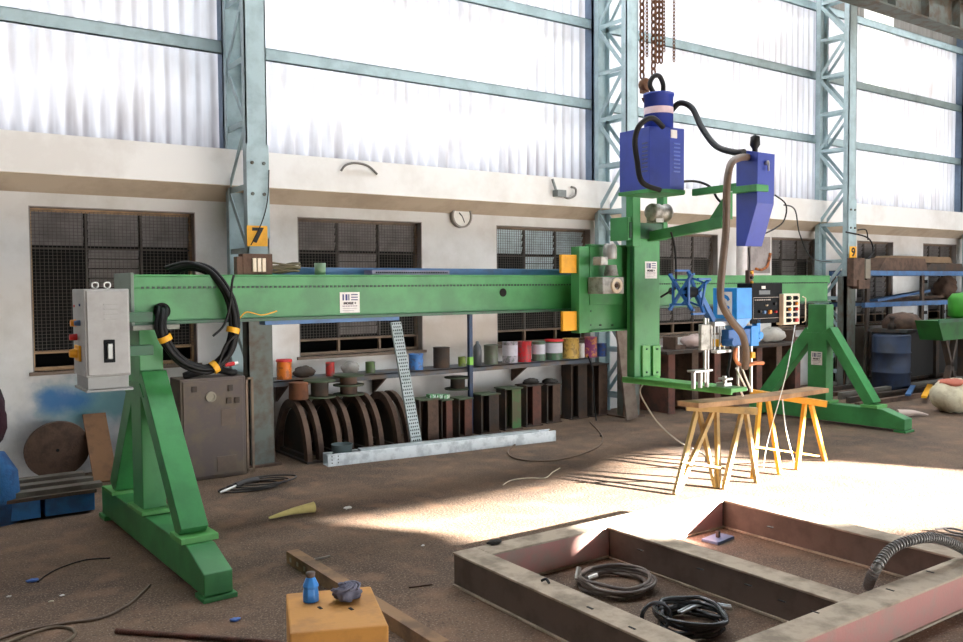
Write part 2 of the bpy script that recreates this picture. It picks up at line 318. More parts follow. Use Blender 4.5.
# windows
for i, (x0, x1) in enumerate(WIN):
    w = struct(bpy.data.objects.new('window_%d' % (i+1), None)); C.objects.link(w); w.location = ((x0+x1)/2, 8.42, Z0)
    W, H = (x1-x0)/2, Z1-Z0; f = MB()
    for s in (-1, 1): f.bx(s*W-.03 if s > 0 else -W, W if s > 0 else -W+.03, -.03, .03, 0, H)
    f.bx(-W, W, -.03, .03, 0, .03); f.bx(-W, W, -.03, .03, H-.04, H)
    gb = MB()
    for s in (-1, 1): gb.bx(s*W/3-.009, s*W/3+.009, -.02, .02, .17, H-.04); f.bx(s*W/3-.012, s*W/3+.012, -.02, .02, .03, .15)
    f.bx(-W+.03, W-.03, -.02, .02, .15, .175); gb.bx(-W+.03, W-.03, -.02, .02, H*.75-.008, H*.75+.008); gb.build('glazing_bars', mat('dark_glazing_bar', (84, 76, 70), .7), w)
    f.build('frame', FRAMEY if i == 0 else FRAMEW, w)
    top = MB(); tm = PALEG if i == 2 else LOUV; nrow = 14; dz = (H*.75-.2)/10
    for r in range(4):
        z = H*.75+.02+r*(H*.25-.06)/4
        for c in (-1, 0, 1): top.beam((c*2*W/3-W/3+.02, .01, z+.05), (c*2*W/3+W/3-.02, .01, z+.05), .006, .092, side=(0, 1, .45))
    top.build('upper_louvres', tm, w)
    lo = MB()
    for r in range(10):
        z = .2+dz*r+dz/2
        for c in ((0,) if r > 6 or i in (0, 1) else (0, 1) if r > 2 else (-1, 0, 1)) if i != 2 else ((0,) if r > 4 else ()):
            lo.beam((c*2*W/3-W/3+.02, .01, z), (c*2*W/3+W/3-.02, .01, z), .006, dz*.97, side=(0, 1, .45))
    lo.build('lower_louvres', tm, w)
    me = MB()
    nx = int(2*W/.034)
    for q in range(nx): xx = -W+.02+q*(2*W-.04)/(nx-1); me.bx(xx-.0016, xx+.0016, -.042, -.038, .17, H-.03)
    nz = int(H/.034)
    for q in range(nz): zz = .17+q*(H-.2)/(nz-1); me.bx(-W+.01, W-.01, -.039, -.035, zz-.0016, zz+.0016)
    me.build('wire_mesh', MESHM, w)
    rv = MB(); rv.bx(W-.01, W, -.12, -.03, 0, H); rv.bx(-W, -W+.01, -.12, -.03, 0, H); rv.bx(-W, W, -.12, -.03, H-.01, H)
    rv.build('reveal', mat('grey_reveal', (150, 142, 136), .9), w)
    MB().bx(-W-.03, W+.03, -.15, -.03, -.03, .0).build('sill', mat('brown_sill', (120, 104, 90), .9), w)
# roof, end walls and the wall behind the camera with its doorway and an added slot shaped to the sun patch
SD = V((-.55, .84, -.27)).normalized(); kx, kz = .55/.84, .27/.84
struct(MB().bx(-8, 26, -8.2, 4.3, 8, 8.1).bx(-8, 26, 6.3, 9.8, 8, 8.1).bx(-8, 1, 4.3, 6.3, 8, 8.1).build('ceiling', mat('dark_roof_sheet', (84, 84, 82), .8)))  # open roof strip is added to brighten the upper walls and columns
struct(MB().bx(-8.2, -8, -8.2, 9.8, 0, 8).build('wall_left', mat('side_wall_plaster', (96, 90, 84), .9)))
struct(MB().bx(26, 26.2, -8.2, 9.8, 0, 8).build('wall_right', MATS['side_wall_plaster']))
YF = -8.0
patch = [(2.60, 5.42), (3.4, 5.30), (4.5, 5.32), (5.3, 5.42), (5.9, 5.75), (6.75, 5.75), (6.6, 5.0), (7.2, 4.6), (7.75, 3.6), (7.3, 2.9), (6.0, 2.72), (5.2, 3.12), (4.4, 3.62), (3.12, 4.1), (3.1, 4.75)]
hole = [V((px+kx*(py-YF), kz*(py-YF), 0)) for px, py in patch]
outer = [V((-8, 2.8, 0)), V((26, 2.8, 0)), V((26, 8, 0)), V((-8, 8, 0))]
tris = geometry.tessellate_polygon([outer, hole]); pts = outer+hole
fw = MB().bx(-8, 1.5, YF-.1, YF, 0, 2.8); vs = [(p.x, YF, p.y) for p in pts]; fw.add(vs, [tuple(t) for t in tris]);  # left panel added to keep the left side of the hall dim
struct(fw.build('wall_front_sun_mask', MATS['side_wall_plaster']))
# overhead crane runway along the column heads
cr = thing('crane_runway_girder', 'dark overhead crane runway girder across the top right corner', 'girder', (16, 7.4, 5.88))
MB().bx(-6, 9, -.15, .15, 0, .03).bx(-6, 9, -.15, .15, .5, .53).bx(-6, 9, -.012, .012, .03, .5).build('girder', STEELD, cr)
MB().bx(-6, 9, -.03, .03, .53, .6).build('rail', RUST, cr)
for q in range(16): MB().bx(-6+q, -6+q+.012, -.14, .14, .03, .5).build('web_stiffener', STEELD, cr)
pl = thing('roof_purlins', 'dark roof purlins above the runway girder at the top right', 'purlin', (18, 6.6, 6.6))
for yy, zz in ((0, 0), (-.7, .25)): MB().bx(-8, 8, yy-.05, yy+.05, zz, zz+.2).build('purlin', STEELD, pl)
# ------------------------------------------------------------------ lattice columns
def column(x, label, num=None):
    t = thing('lattice_column', label, 'column', (x, 7.6, 0), 0, None)
    MB().bx(-.1, .1, 0, .012, 1.75, 8).bx(-.1, -.088, 0, .09, 1.75, 8).bx(.088, .1, 0, .09, 1.75, 8).build('front_chord', STEELB, t)
    MB().bx(-.11, .11, -.01, .06, .02, 1.75).bx(-.11, -.1, 0, .16, .02, 1.75).bx(.1, .11, 0, .16, .02, 1.75).build('lower_shaft', STEELD, t)
    MB().bx(-.1, .1, .56, .572, 0, 8).bx(-.1, -.088, .5, .56, 0, 8).bx(.088, .1, .5, .56, 0, 8).build('rear_chord', STEELB, t)
    lc = MB()
    z = .25; i = 0
    while z < 7.8:
        for s in (-1, 1):
            xx = s*.082
            lc.beam((xx, .05, z), (xx, .54, z), .05, .01, side=(0, 0, 1))
            if i % 2: lc.beam((xx, .05, z), (xx, .54, z+.58), .05, .01, side=(0, 0, 1))
            else: lc.beam((xx, .54, z), (xx, .05, z+.58), .05, .01, side=(0, 0, 1))
        z += .58; i += 1
    lc.build('lacing_bars', STEELB, t)
    MB().bx(-.16, .16, -.06, .62, 0, .02).prism([(-.14, .02), (-.11, .02), (-.11, .34)], 'y', .02, .035).prism([(.14, .02), (.11, .02), (.11, .34)], 'y', .02, .035).build('base_plate', RUST, t)
    MB().bx(-.105, .105, -.014, 0, 2.1, 2.95).build('splice_plate', STEELB, t)
    bl = MB()
    for zz in (2.78, 2.5):
        for s in (-.055, .055): bl.cyl((s, -.03, zz), (s, -.012, zz), .016, n=6)
    bl.build('splice_bolts', STEELD, t)
    return t
c7 = column(2.88, 'blue-grey lattice column carrying the yellow 7 sign')
c8 = column(7.66, 'lattice column standing behind the green welding head')
c9 = column(12.42, 'lattice column carrying the small yellow 9 sign')
c10 = column(17.2, 'lattice column at the far right edge of the frame')
for c, num, pts in ((c7, '7', (247.5, 226, 267.5, 246)), (c9, '9', (850, 246.5, 856.8, 258.5))):
    A = P(pts[0], pts[3], 'y', 7.575); B = P(pts[2], pts[1], 'y', 7.575)
    w, h = B.x-A.x, B.z-A.z; cx = (A.x+B.x)/2-c.location.x
    pnl = MB().bx(cx-w/2, cx+w/2, -.022, -.012, A.z, B.z).build('number_plate', YELLOW, c)
    text(num, 'number', h*.98, mat('black_lettering', (24, 22, 20), .6), pnl, (cx, -.024, (A.z+B.z)/2), bold=.006, sx=1.15)
# ================================================================== THE GREEN GANTRY
MR = .029
M = Frame((1.3, 5.5, 0), MR)
g = thing('welding_gantry', 'long green steel boom on two braced green stands spanning the workshop', 'gantry', (1.3, 5.5, 0), MR)
bx0 = M.P(133, 300, 'y', 0).x; bx1 = M.P(830, 290, 'y', 0).x
ZB, ZT = 1.425, 1.735
hx, hz = M.P(162, 311, 'y', .03).x, M.P(162, 311, 'y', .03).z
MB().bx(bx0, bx1, .03, .045, ZB+.02, 1.655).bx(bx0, bx1, .3, .32, ZB+.02, ZT).build('web', GREEN, g)
MB().bx(bx0, bx1, 0, .34, ZT-.012, ZT).bx(bx0, bx1, 0, .012, 1.655, ZT-.012).bx(bx0, bx1, 0, .03, 1.647, 1.657).build('top_flange', GREEN, g, .003)
MB().bx(bx0, bx1, -.02, .34, ZB, ZB+.02).build('bottom_flange', DGREEN, g)
rk = MB(); x = bx0+.05
while x < bx1-.05: rk.bx(x, x+.016, -.006, 0, 1.646, 1.66); x += .032
rk.build('gear_rack', mat('oily_rack_steel', (34, 66, 46), .5), g)
MB().bx(bx0-.02, bx0, -.03, .36, ZB-.03, ZT+.01).build('end_plate', mat('grey_green_plate', (104, 122, 108), .5, dirt=(84, 92, 84), amt=.5), g, .003)
MB().bx(bx0-.02, bx0+.26, -.06, .3, ZB-.03, ZB).build('mounting_plate', mat('bare_plate', (120, 124, 112), .5, dirt=(70, 74, 66), amt=.6), g, .003)
for (u, v, r) in ((162, 311, .052), (503, 292.5, .034), (671, 291, .034)):
    q = M.P(u, v, 'y', .028); MB().cyl((q.x, .024, q.z), (q.x, .034, q.z), r, n=24).build('cable_hole', DARKW, g)
q0, q1 = M.P(243, 268, 'y', .25), M.P(577, 266, 'y', .25)
MB().bx(q0.x, q1.x, .22, .30, ZT, ZT+.055).build('guide_rail', SBLUE, g, .004)
q0, q1 = M.P(262, 324, 'y', .2), M.P(396, 320, 'y', .2)
MB().bx(q0.x, q1.x, .15, .25, ZB-.035, ZB).build('lower_rail', SBLUE, g, .004)
def stand(x0, w, yf, yb, py0, py1, bk):
    x1 = x0+w; xm = x0+w/2
    MB().prism([(yf, .03), (yb, .03), (yb, .225), (yf+.26, .235), (yf, .15)], 'x', x0, x1).build('base_beam', GREEN, g, .006)
    MB().bx(x0-.01, x1+.02, yf-.015, yf+.12, 0, .025).build('foot_plate', GREEN, g, .003); MB().bx(x0-.02, x1+.03, yb-.15, yb+.02, 0, .03).build('foot_plate', GREEN, g, .003)
    MB().bx(x0+.005, x1-.005, py0, py1, .26, ZB-.03).build('post', GREEN, g, .006)
    MB().bx(x0-.02, x1+.02, py0-.06, py1+.05, .235, .262).build('post_plate', LGREEN, g, .003)
    fy = yf+.40
    MB().beam((xm, py0-.0, 1.10), (xm, fy, .27), w, .115, side=(1, 0, 0)).build('front_brace', GREEN, g, .005)
    MB().bx(x0-.02, x1+.035, fy-.10, fy+.10, .236, .27).build('brace_plate', LGREEN, g, .003)
    MB().beam((xm, py1-.02, 1.08), (xm, bk, .26), w-.02, .14, side=(1, 0, 0)).build('rear_brace', GREEN, g, .005)
    MB().bx(x0-.02, x1+.02, bk-.12, bk+.12, .226, .25).build('brace_plate', LGREEN, g, .003)
    MB().prism([(py0-.02, 1.06), (py1+.02, 1.06), (py1+.1, .98), (py0-.1, .98)], 'x', x0-.006, x1+.006).build('gusset', GREEN, g)
stand(.03, .155, -1.04, 1.12, .08, .30, .86)
stand(7.82, .165, -.78, 1.22, .16, .40, 1.02)
def sticker(parent, cx, cz, y, w, h, face='y'):
    """white maker's plate with a mark of three upright bars and three level bars, and small lettering"""
    s = MB(); s.bx(-w/2, w/2, -.002, 0, -h/2, h/2); o = s.build('maker_sticker', WHITE, parent)
    o.location = (cx, y, cz)
    mk = MB(); t = h*.30; zt = h*.40
    for a, ww in ((-.37, .07), (-.22, .10), (-.08, .055)): mk.bx(a*w, (a+ww)*w, -.0035, -.002, zt-t, zt)
    for k in range(3): mk.bx(.06*w, .40*w, -.0035, -.002, zt-.05*h-k*(t-.05*h)/2, zt-k*(t-.05*h)/2)
    mk.build('logo_mark', NAVY, o)
    text('MOGZ +', 'lettering', h*.15, mat('dark_print', (40, 20, 30), .6), o, (0, -.003, -h*.04), bold=.0015, sx=.95*w/h*1.15)
    l2 = MB(); xx = -.37
    while xx < .36: l2.bx(xx*w, (xx+.05)*w, -.003, -.002, -.20*h, -.15*h); xx += .085
    l2.bx(-.37*w, .36*w, -.003, -.002, -.30*h, -.285*h); l2.bx(-.37*w, .2*w, -.003, -.002, -.40*h, -.385*h)
    l2.build('small_print', mat('faded_print', (150, 120, 140), .6), o)
    if face == 'x': o.rotation_euler = (0, 0, -pi/2)
    return o
a, c = M.P(340, 313, 'y', .028), M.P(359.5, 292, 'y', .028)
sticker(g, (a.x+c.x)/2, (a.z+c.z)/2, .0285, c.x-a.x, c.z-a.z)
a, c = M.P(811, 364.5, 'x', 7.82), M.P(822, 352, 'x', 7.82)
s_ = sticker(g, 7.824, (a.z+c.z)/2, (a.y+c.y)/2, abs(c.y-a.y), c.z-a.z, 'x')
# perforated tray on the boom
a, c = M.P(368, 263, 'y', .12), M.P(445, 264, 'y', .12)
tr = MB(); tr.m = 0; tr.bx(0, c.x-a.x, -.06, .06, 0, .003).bx(0, c.x-a.x, -.06, -.057, 0, .035).bx(0, c.x-a.x, .057, .06, 0, .035)
tr.m = 1
for i in range(40): xx = .03+i*(c.x-a.x-.06)/39; tr.bx(xx, xx+.012, -.0612, -.06, .012, .024)
o = tr.build('cable_tray', [mat('purple_grey_steel', (128, 128, 156), .5, dirt=(104, 104, 122), amt=.6), DARKW], None, org=(0, 0, 0)); w_ = M.m @ V((a.x, .12, ZT)); o.location = w_; o.rotation_euler = (0, 0, MR)
tag(o, 'purple-grey perforated cable tray lying along the top of the green boom', 'cable tray')
# bundle of cable on the boom, green tin and fuse block by column 7
q = M.P(262, 262, 'y', .1)
cb = MB(); random.seed(3)
for k in range(5):
    pts = []
    for i in range(10):
        t = 2*pi*i/10; pts.append((.16*cos(t)*(1+.15*random.random()), .07*sin(t), .012+.012*k+.02*random.random()))
    cb.tube(pts, .007, close=True, n=6)
cb.tube([(-.16, 0, .02), (-.05, -.03, .05), (.06, .0, .04), (.2, .02, .06)], .007)
o = cb.build('cable_coil', mat('olive_cable', (96, 88, 64), .7), None, org=(0, 0, 0)); w_ = M.m @ V((q.x+.10, .12, ZT+.002)); o.location = w_
tag(o, 'loose olive-brown cable coil lying on the boom right of column 7', 'cable')
q = M.P(320, 262, 'y', .12)
o = MB().lathe((0, 0, 0), [(0, 0), (.038, 0), (.041, .085), (.037, .085), (.034, .01), (0, .01)]).build('tin_mug', mat('pale_green_tin', (120, 150, 122), .5), None, org=(0, 0, 0)); o.location = M.m @ V((q.x, .12, ZT))
tag(o, 'pale green tin standing on the boom beside the cable coil', 'tin')
t = thing('fuse_block', 'rusty brown fuse block with pale porcelain fuses on the boom under the 7 sign', 'fuse box', M.m @ V((M.P(258, 262, 'y', .05).x, .07, ZT)), MR)
MB().bx(-.11, .1, -.03, .05, 0, .14).bx(-.15, -.11, -.03, .03, 0, .12).build('housing', RUST, t, .004)
for k in range(3): MB().bx(-.045+k*.033, -.02+k*.033, -.045, -.03, .02, .11).build('fuse', CREAM, t, .002)
# black hose loop hanging out of the boom end, with yellow ties
def MP(u, v, y): return M.P(u, v, 'y', y)
hs = thing('cable_bundle', 'thick black cable loop with yellow ties hanging from the left end of the boom', 'cable', M.m @ V((.6, -.08, 1.2)), MR)
off = V((.6, -.08, 1.2))
path = [MP(160, 309, .03), MP(163, 312, -.05), MP(161, 330, -.1), MP(170, 350, -.1), MP(186, 364, -.1), MP(210, 369, -.1), MP(228, 355, -.1), MP(235, 330, -.08), MP(232, 305, -.06), MP(222, 285, -.04), MP(208, 270, .02), MP(190, 265, .1), MP(170, 270, .2)]
for k, (dx, dz, r) in enumerate(((0, 0, .017), (.024, .01, .014), (-.02, .014, .014), (.008, -.024, .014))):
    MB().tube([p-off+V((dx, .01*k, dz)) for p in path], r, n=10).build('cable', BLACK, hs)
MB().tube([MP(235, 335, -.11)-off, MP(226, 345, -.11)-off, MP(219, 362, -.11)-off, MP(216, 371, -.11)-off], .01).build('cable', BLACK, hs)
MB().tube([MP(213, 336, -.11)-off, MP(224, 325, -.11)-off, MP(230, 305, -.11)-off, MP(232, 283, -.11)-off, MP(234, 275, -.11)-off], .008).build('cable', BLACK, hs)
for (u, v, u2, v2) in ((160, 341, 170, 336), (229, 329, 237, 331), (212, 363, 217, 371)):
    a, c = MP(u, v, -.09)-off, MP(u2, v2, -.09)-off; m_ = (a+c)/2; d = V((c-a)).normalized(); n_ = d.cross(V((0, 1, 0)))*.022
    MB().ring(m_-n_*.8, m_+n_*.8, .042, .030, n=16).build('yellow_tie', YELLOW, hs)
# thin yellow wires hanging at the boom
wi = MB(); wi.tube([MP(240, 318, -.05), MP(247, 312, -.05), MP(262, 315, -.05), MP(277, 311, -.05)], .004, n=5)
o = wi.build('wire_tails', YELLOW, None, org=(0, 0, 0)); o.location = M.o; o.rotation_euler = (0, 0, MR); tag(o, 'thin yellow wire tail hanging on the boom by the black cable loop', 'wire')
# ------------------------------------------------------------------ control cabinet on the left end of the boom
cf = Frame((1.0, 5.2, 1.1), 0)
ca = thing('control_cabinet', 'light grey control cabinet hung on the left end of the green boom', 'cabinet', (1.0, 5.2, 1.1))
A = cf.P(86, 385, 'y', 0); B = cf.P(131, 376, 'y', 0); zt = cf.P(90, 289, 'y', 0).z; zb = 0.0
W = B.x-A.x; x0 = A.x; ym = .34
zb = cf.P(100, 377, 'y', 0).z
MB().bx(x0, x0+W, 0, ym, zb, zt).build('body', GREYE, ca, .006)
MB().bx(x0+.012, x0+W-.01, -.012, 0, zb+.01, zt-.01).build('door', GREYE, ca, .004)
MB().bx(x0+.012, x0+W-.01, .01, ym-.01, zb-.07, zb).bx(x0, x0+W+.01, -.01, ym, zb-.085, zb-.07).build('plinth', mat('grey_plinth', (150, 152, 150), .5), ca, .003)
vt = MB()
for k in range(4):
    zz = zt-.09-k*.028; vt.bx(x0+W*.42, x0+W*.72, -.018, -.012, zz, zz+.006)
vt.build('vent_slots', mat('vent_grey', (160, 160, 156), .5), ca)
hx_ = x0+W*.52
MB().bx(hx_-.03, hx_+.03, -.018, -.012, zb+.08, zb+.21).build('handle_plate', BLACKP, ca, .004)
MB().beam((hx_, -.028, zb+.10), (hx_, -.028, zb+.19), .028, .018, side=(1, 0, 0)).build('door_handle', mat('handle_grey', (120, 122, 118), .3, .6), ca, .004)
for k in (.35, .62): MB().tube([(x0+W*k-.0, .12, zt), (x0+W*k-.016, .12, zt+.014), (x0+W*k-.012, .12, zt+.034), (x0+W*k+.012, .12, zt+.034), (x0+W*k+.016, .12, zt+.014), (x0+W*k, .12, zt)], .005, n=6).build('lifting_eye', CHROME, ca)
def xknob(nm, u, v, r, m, dp=.03):
    q = cf.P(u, v, 'x', x0); MB().cyl((x0, q.y, q.z), (x0-dp, q.y, q.z), r, r*.85, n=14).build(nm, m, ca); return q
xknob('push_button', 76, 323, .022, ORANGE); xknob('push_button', 80, 323, .017, SBLUE)
xknob('push_button', 77, 337, .02, RED, .04); xknob('push_button', 74.5, 306, .008, RED, .006); xknob('push_button', 80, 305, .008, NAVY, .006)
q = cf.P(79, 353, 'x', x0); MB().bx(x0-.012, x0, q.y-.07, q.y+.07, q.z-.045, q.z+.045).build('switch_plate', YELLOW, ca, .003)
MB().cyl((x0-.01, q.y, q.z), (x0-.05, q.y, q.z), .03, .022, n=8).build('rotary_switch', YELLOW, ca)
for zz in (zb+.1, zt-.2): MB().bx(x0+W, x0+W+.16, .12, .2, zz, zz+.06).build('hanger_bracket', DGREEN, ca, .003)
# ================================================================== WELDING HEAD CARRIAGE
K = Frame((5.2, 5.15, .93), MR)
h = thing('welding_carriage', 'green column and carriage with motors and a low platform riding on the boom', 'welding machine', (5.2, 5.15, .93), MR)
def KP(u, v, y): return K.P(u, v, 'y', y)
def KX(u, v, x): return K.P(u, v, 'x', x)
yp = .27     # face of the carriage plate
a = KP(587, 332, yp); c = KP(640, 246, yp)
MB().bx(a.x, c.x+.1, yp, yp+.025, a.z, c.z).build('back_plate', GREEN, h, .004)
e = KP(578.5, 332, yp-.02); MB().bx(e.x, a.x+.01, yp-.03, yp+.07, a.z-.005, c.z-.02).build('side_flange', GREEN, h, .004)
MB().bx(a.x+.0, c.x, yp-.06, yp, a.z, a.z+.012).bx(a.x, c.x, yp-.05, yp, c.z-.012, c.z).build('stiffener_flange', GREEN, h)
p0 = KP(590, 305, yp-.04); p1 = KP(622, 247, yp-.04); MB().bx(p0.x, p1.x, yp-.04, yp, p0.z, p1.z).build('motor_plate', GREEN, h, .004)
bt = MB()
for (u, v) in ((590, 325), (600, 325), (612, 325), (590, 311), (590, 276), (627, 325)):
    q = KP(u, v, yp); bt.cyl((q.x, yp-.012, q.z), (q.x, yp, q.z), .009, n=6)
bt.build('bolts', DGREEN, h)
for (u0, v0, u1, v1) in ((560, 273, 578, 255), (561.5, 331, 578, 311)):
    p, q = KP(u0, v0, yp+.02), KP(u1, v1, yp+.02); MB().bx(p.x, q.x+.01, yp+.0, yp+.03, p.z, q.z).build('end_guard', YELLOW, h, .003)
# drive motor on the plate
q = KP(610, 252, yp-.14); MB().lathe((q.x, yp-.14, q.z-.06), [(0, 0), (.055, 0), (.058, .01), (.058, .10), (.05, .115), (.045, .13), (0, .133)]).build('drive_motor', mat('grey_motor', (160, 158, 154), .45, .2, dirt=(110, 108, 104), amt=.5), h)
q2 = KP(602, 261, yp-.16); MB().bx(q2.x-.05, q2.x+.03, yp-.2, yp-.1, q2.z-.035, q2.z+.035).build('terminal_box', ALU, h, .006)
q3 = KP(611, 271, yp-.14); MB().cyl((q3.x, yp-.14, q3.z+.05), (q3.x, yp-.14, q3.z-.04), .045, .062).build('motor_neck', ALU, h)
q4, q5 = KP(603, 294, yp-.22), KP(624, 277, yp-.22); MB().bx(q4.x, q5.x, yp-.22, yp-.04, q4.z, q5.z).build('gearbox', ALU, h, .006)
q6 = KP(616.5, 285.5, yp-.225); MB().ring((q6.x, yp-.235, q6.z), (q6.x, yp-.22, q6.z), .062, .034).build('output_flange', CREAM, h)
MB().cyl((q6.x, yp-.23, q6.z), (q6.x, yp-.215, q6.z), .018).build('shaft_end', RUST, h)
# column
yc = .10; L = KP(634.5, 350, yc); R = KP(659.8, 350, yc); tz = KP(645, 238, yc).z; bz = KP(640, 380, yc).z; yb_ = .19
MB().bx(L.x, R.x, yc, yb_, bz, tz).build('column', GREEN, h, .006)
MB().bx(L.x-.005, L.x, yc+.02, yc+.05, KP(640, 350, yc).z, tz-.02).build('guide_strip', DGREEN, h)
for (u0, u1) in ((641, 648.5), (651.5, 659)):
    p, q = KP(u0, 377, yc), KP(u1, 345, yc); MB().bx(p.x, q.x, yc-.02, yc, p.z, q.z).build('foot_rib', LGREEN, h, .003)
    nb = MB()
    for vv in (349, 372): w = KP((u0+u1)/2, vv, yc); nb.cyl((w.x, yc-.03, w.z), (w.x, yc-.02, w.z), .009, n=6)
    nb.build('bolt_pair', DGREEN, h)
# upper head bracket
for (u0, u1, v1, v0) in ((633, 640.5, 187, 246), (663.5, 667.5, 193, 240)):
    p, q = KP(u0, v0, yc-.03), KP(u1, v1, yc-.03); MB().bx(p.x, q.x, yc-.03, yc+.05, p.z, q.z).build('head_post', GREEN, h, .003)
p, q = KP(630, 238, yc-.02), KP(668, 224, yc-.02); MB().bx(p.x, q.x, yc-.02, yc+.2, p.z, q.z).build('head_bracket', DGREEN, h, .004)
p, q = KP(628, 240, yc-.01), KP(633, 217, yc-.01); MB().bx(p.x, q.x, yc-.01, yc+.2, p.z, q.z).build('side_lug', GREEN, h, .003)
# horizontal motor
p = KP(650, 212, yc-.08); q = KP(673, 210, yc-.08)
MB().lathe((p.x, yc-.08, p.z), [(0, 0), (.065, 0), (.075, .02), (.075, .10), (.055, .12), (.065, .14), (.065, .19), (.08, .195), (.08, .205), (.06, .21), (.05, .245), (0, .245)], axis='x').build('hoist_motor', ALU, h)
MB().bx(p.x+.02, p.x+.12, yc-.13, yc-.02, p.z-.09, p.z-.04).build('motor_foot', ALU, h, .005)
# arm to the wire feeder: from the column top towards the camera side
xa = (L.x+R.x)/2+.04
a = KX(652, 237, xa); c = KX(724, 222, xa)
MB().beam((xa, a.y+.05, a.z), (xa, c.y, c.z), .07, .085, side=(1, 0, 0)).build('outrigger_arm', GREEN, h, .004)
p1, p2, p3 = KX(711, 219, xa), KX(731, 219, xa), KX(731, 192, xa)
MB().prism([(p1.y, p1.z), (p2.y, p2.z), (p3.y, p3.z), (KX(723, 200, xa).y, KX(723, 200, xa).z)], 'x', xa-.02, xa+.02).build('arm_gusset', GREEN, h)
a = KX(698, 193, xa); c = KX(757, 184, xa-.12)
MB().beam((xa-.05, a.y, a.z), (xa-.12, c.y, c.z), .05, .055, side=(1, 0, 0)).build('feeder_bracket', GREEN, h, .004)
# platform
xp0 = L.x-.06; a = KX(628, 379, xp0); c = KX(731, 388, xp0)
zp = a.z
MB().prism([(xp0, c.y), (xp0+.2, c.y), (xp0+.2, .0), (xp0+.36, .08), (xp0+.36, yb_), (xp0, yb_)], 'z', zp-.02, zp+.012).build('platform', LGREEN, h, .003)
MB().bx(xp0, xp0+.02, c.y, yb_, zp-.035, zp+.014).build('platform_edge', LGREEN, h, .002)
sticker(h, KP(650.8, 270, yc).x, KP(650.8, 270, yc).z, yc-.001, KP(656.8, 270, yc).x-KP(645, 270, yc).x, KP(650, 262, yc).z-KP(650, 279, yc).z)
# clamps and rods of the torch slides, standing on the platform
zt_ = zp+.012
def kr(u0, v0, u1, v1, y, r, m, nm, n=10):
    MB().cyl(KP(u0, v0, y), KP(u1, v1, y), r, n=n).build(nm, m, h)
yt = c.y+.08
def KT(u, v, y=None): return K.P(u, v, 'y', yt+.12 if y is None else y)
b = MB(); q = KT(692, 377); b.bx(q.x-.01, q.x+.20, yt+.08, yt+.16, q.z+.035, q.z+.05)
for dx in (0, .08, .16): b.bx(q.x+dx, q.x+dx+.02, yt+.10, yt+.13, zt_, q.z+.04)
b.build('torch_table', CHROME, h, .002)
q = KT(719, 378); MB().bx(q.x-.06, q.x+.03, yt+.02, yt+.10, zt_, zt_+.03).bx(q.x-.04, q.x+.04, yt+.02, yt+.10, zt_+.05, zt_+.065).cyl((q.x-.01, yt+.06, zt_+.03), (q.x-.01, yt+.06, zt_+.08), .018).build('clamp_block', CHROME, h, .002)
a, c2 = KT(708, 372), KT(708, 318); MB().cyl((a.x, yt+.12, zt_+.04), (a.x, yt+.12, c2.z), .008).cyl((a.x-.04, yt+.12, zt_+.04), (a.x-.04, yt+.12, c2.z), .012).build('slide_rod', CHROME, h)
a, c2 = KT(700, 350), KT(707, 324); MB().bx(a.x-.02, c2.x, yt+.09, yt+.12, a.z, c2.z).bx(a.x+.09, a.x+.12, yt+.09, yt+.12, a.z, c2.z).build('slide_bracket', ALU, h, .003)
a, c2 = KT(711, 353), KT(725, 349); MB().bx(a.x, c2.x, yt+.06, yt+.12, a.z, c2.z).build('rod_clamp', CHROME, h, .002)
for u in (712.5, 717.5, 722): a, c2 = KT(u, 350), KT(u, 322); MB().cyl((a.x, yt+.1, a.z), (c2.x, yt+.1, c2.z), .006, n=8).build('guide_rod', CHROME, h)
a, c2 = KT(709, 326), KT(724, 321); MB().bx(a.x, c2.x, yt+.06, yt+.12, a.z, c2.z).build('rod_clamp', CHROME, h, .002)
a, c2 = KT(716, 348), KT(738, 328); MB().bx(a.x, c2.x, yt+.0, yt+.07, a.z+.02, c2.z).cyl((a.x+.02, yt-.04, a.z+.05), (a.x+.02, yt+.05, a.z+.05), .03).build('feed_drive', ROYAL, h, .006)
# blue arm to the spool
a, c2 = KT(697, 292), KT(712, 321); MB().beam(a, c2, .045, .06, side=(1, 0, 0)).build('spool_arm', ROYAL, h, .004)
# crossed spool holder
xs = KT(690, 292); sp = MB()
for k in (0, 1):
    cx, cy, cz = xs.x-.07+.14*k, xs.y+(.0 if k else .03), xs.z
    for ang in range(4):
        t = pi/4+ang*pi/2+.25*k; sp.beam((cx, cy, cz), (cx, cy+.19*cos(t)*.8, cz+.19*sin(t)), .03, .016, side=(1, 0, 0))
        d_ = V((cx, cy+.19*cos(t)*.8, cz+.19*sin(t))); sp.beam(d_, d_+V((-.14 if k else .02, 0, 0)), .02, .016); d2 = V((cx, cy+.13*cos(t+1.57)*.8, cz+.13*sin(t+1.57))); sp.beam(V((cx, cy+.13*cos(t)*.8, cz+.13*sin(t))), d2, .016, .014)
sp.beam((xs.x-.1, xs.y, xs.z), (xs.x+.1, xs.y, xs.z), .03, .03)
sp.build('spool_holder', ROYAL, h)
MB().cyl((xs.x-.06, xs.y, xs.z), (xs.x+.05, xs.y, xs.z), .04).build('spool_hub', BLACKP, h)
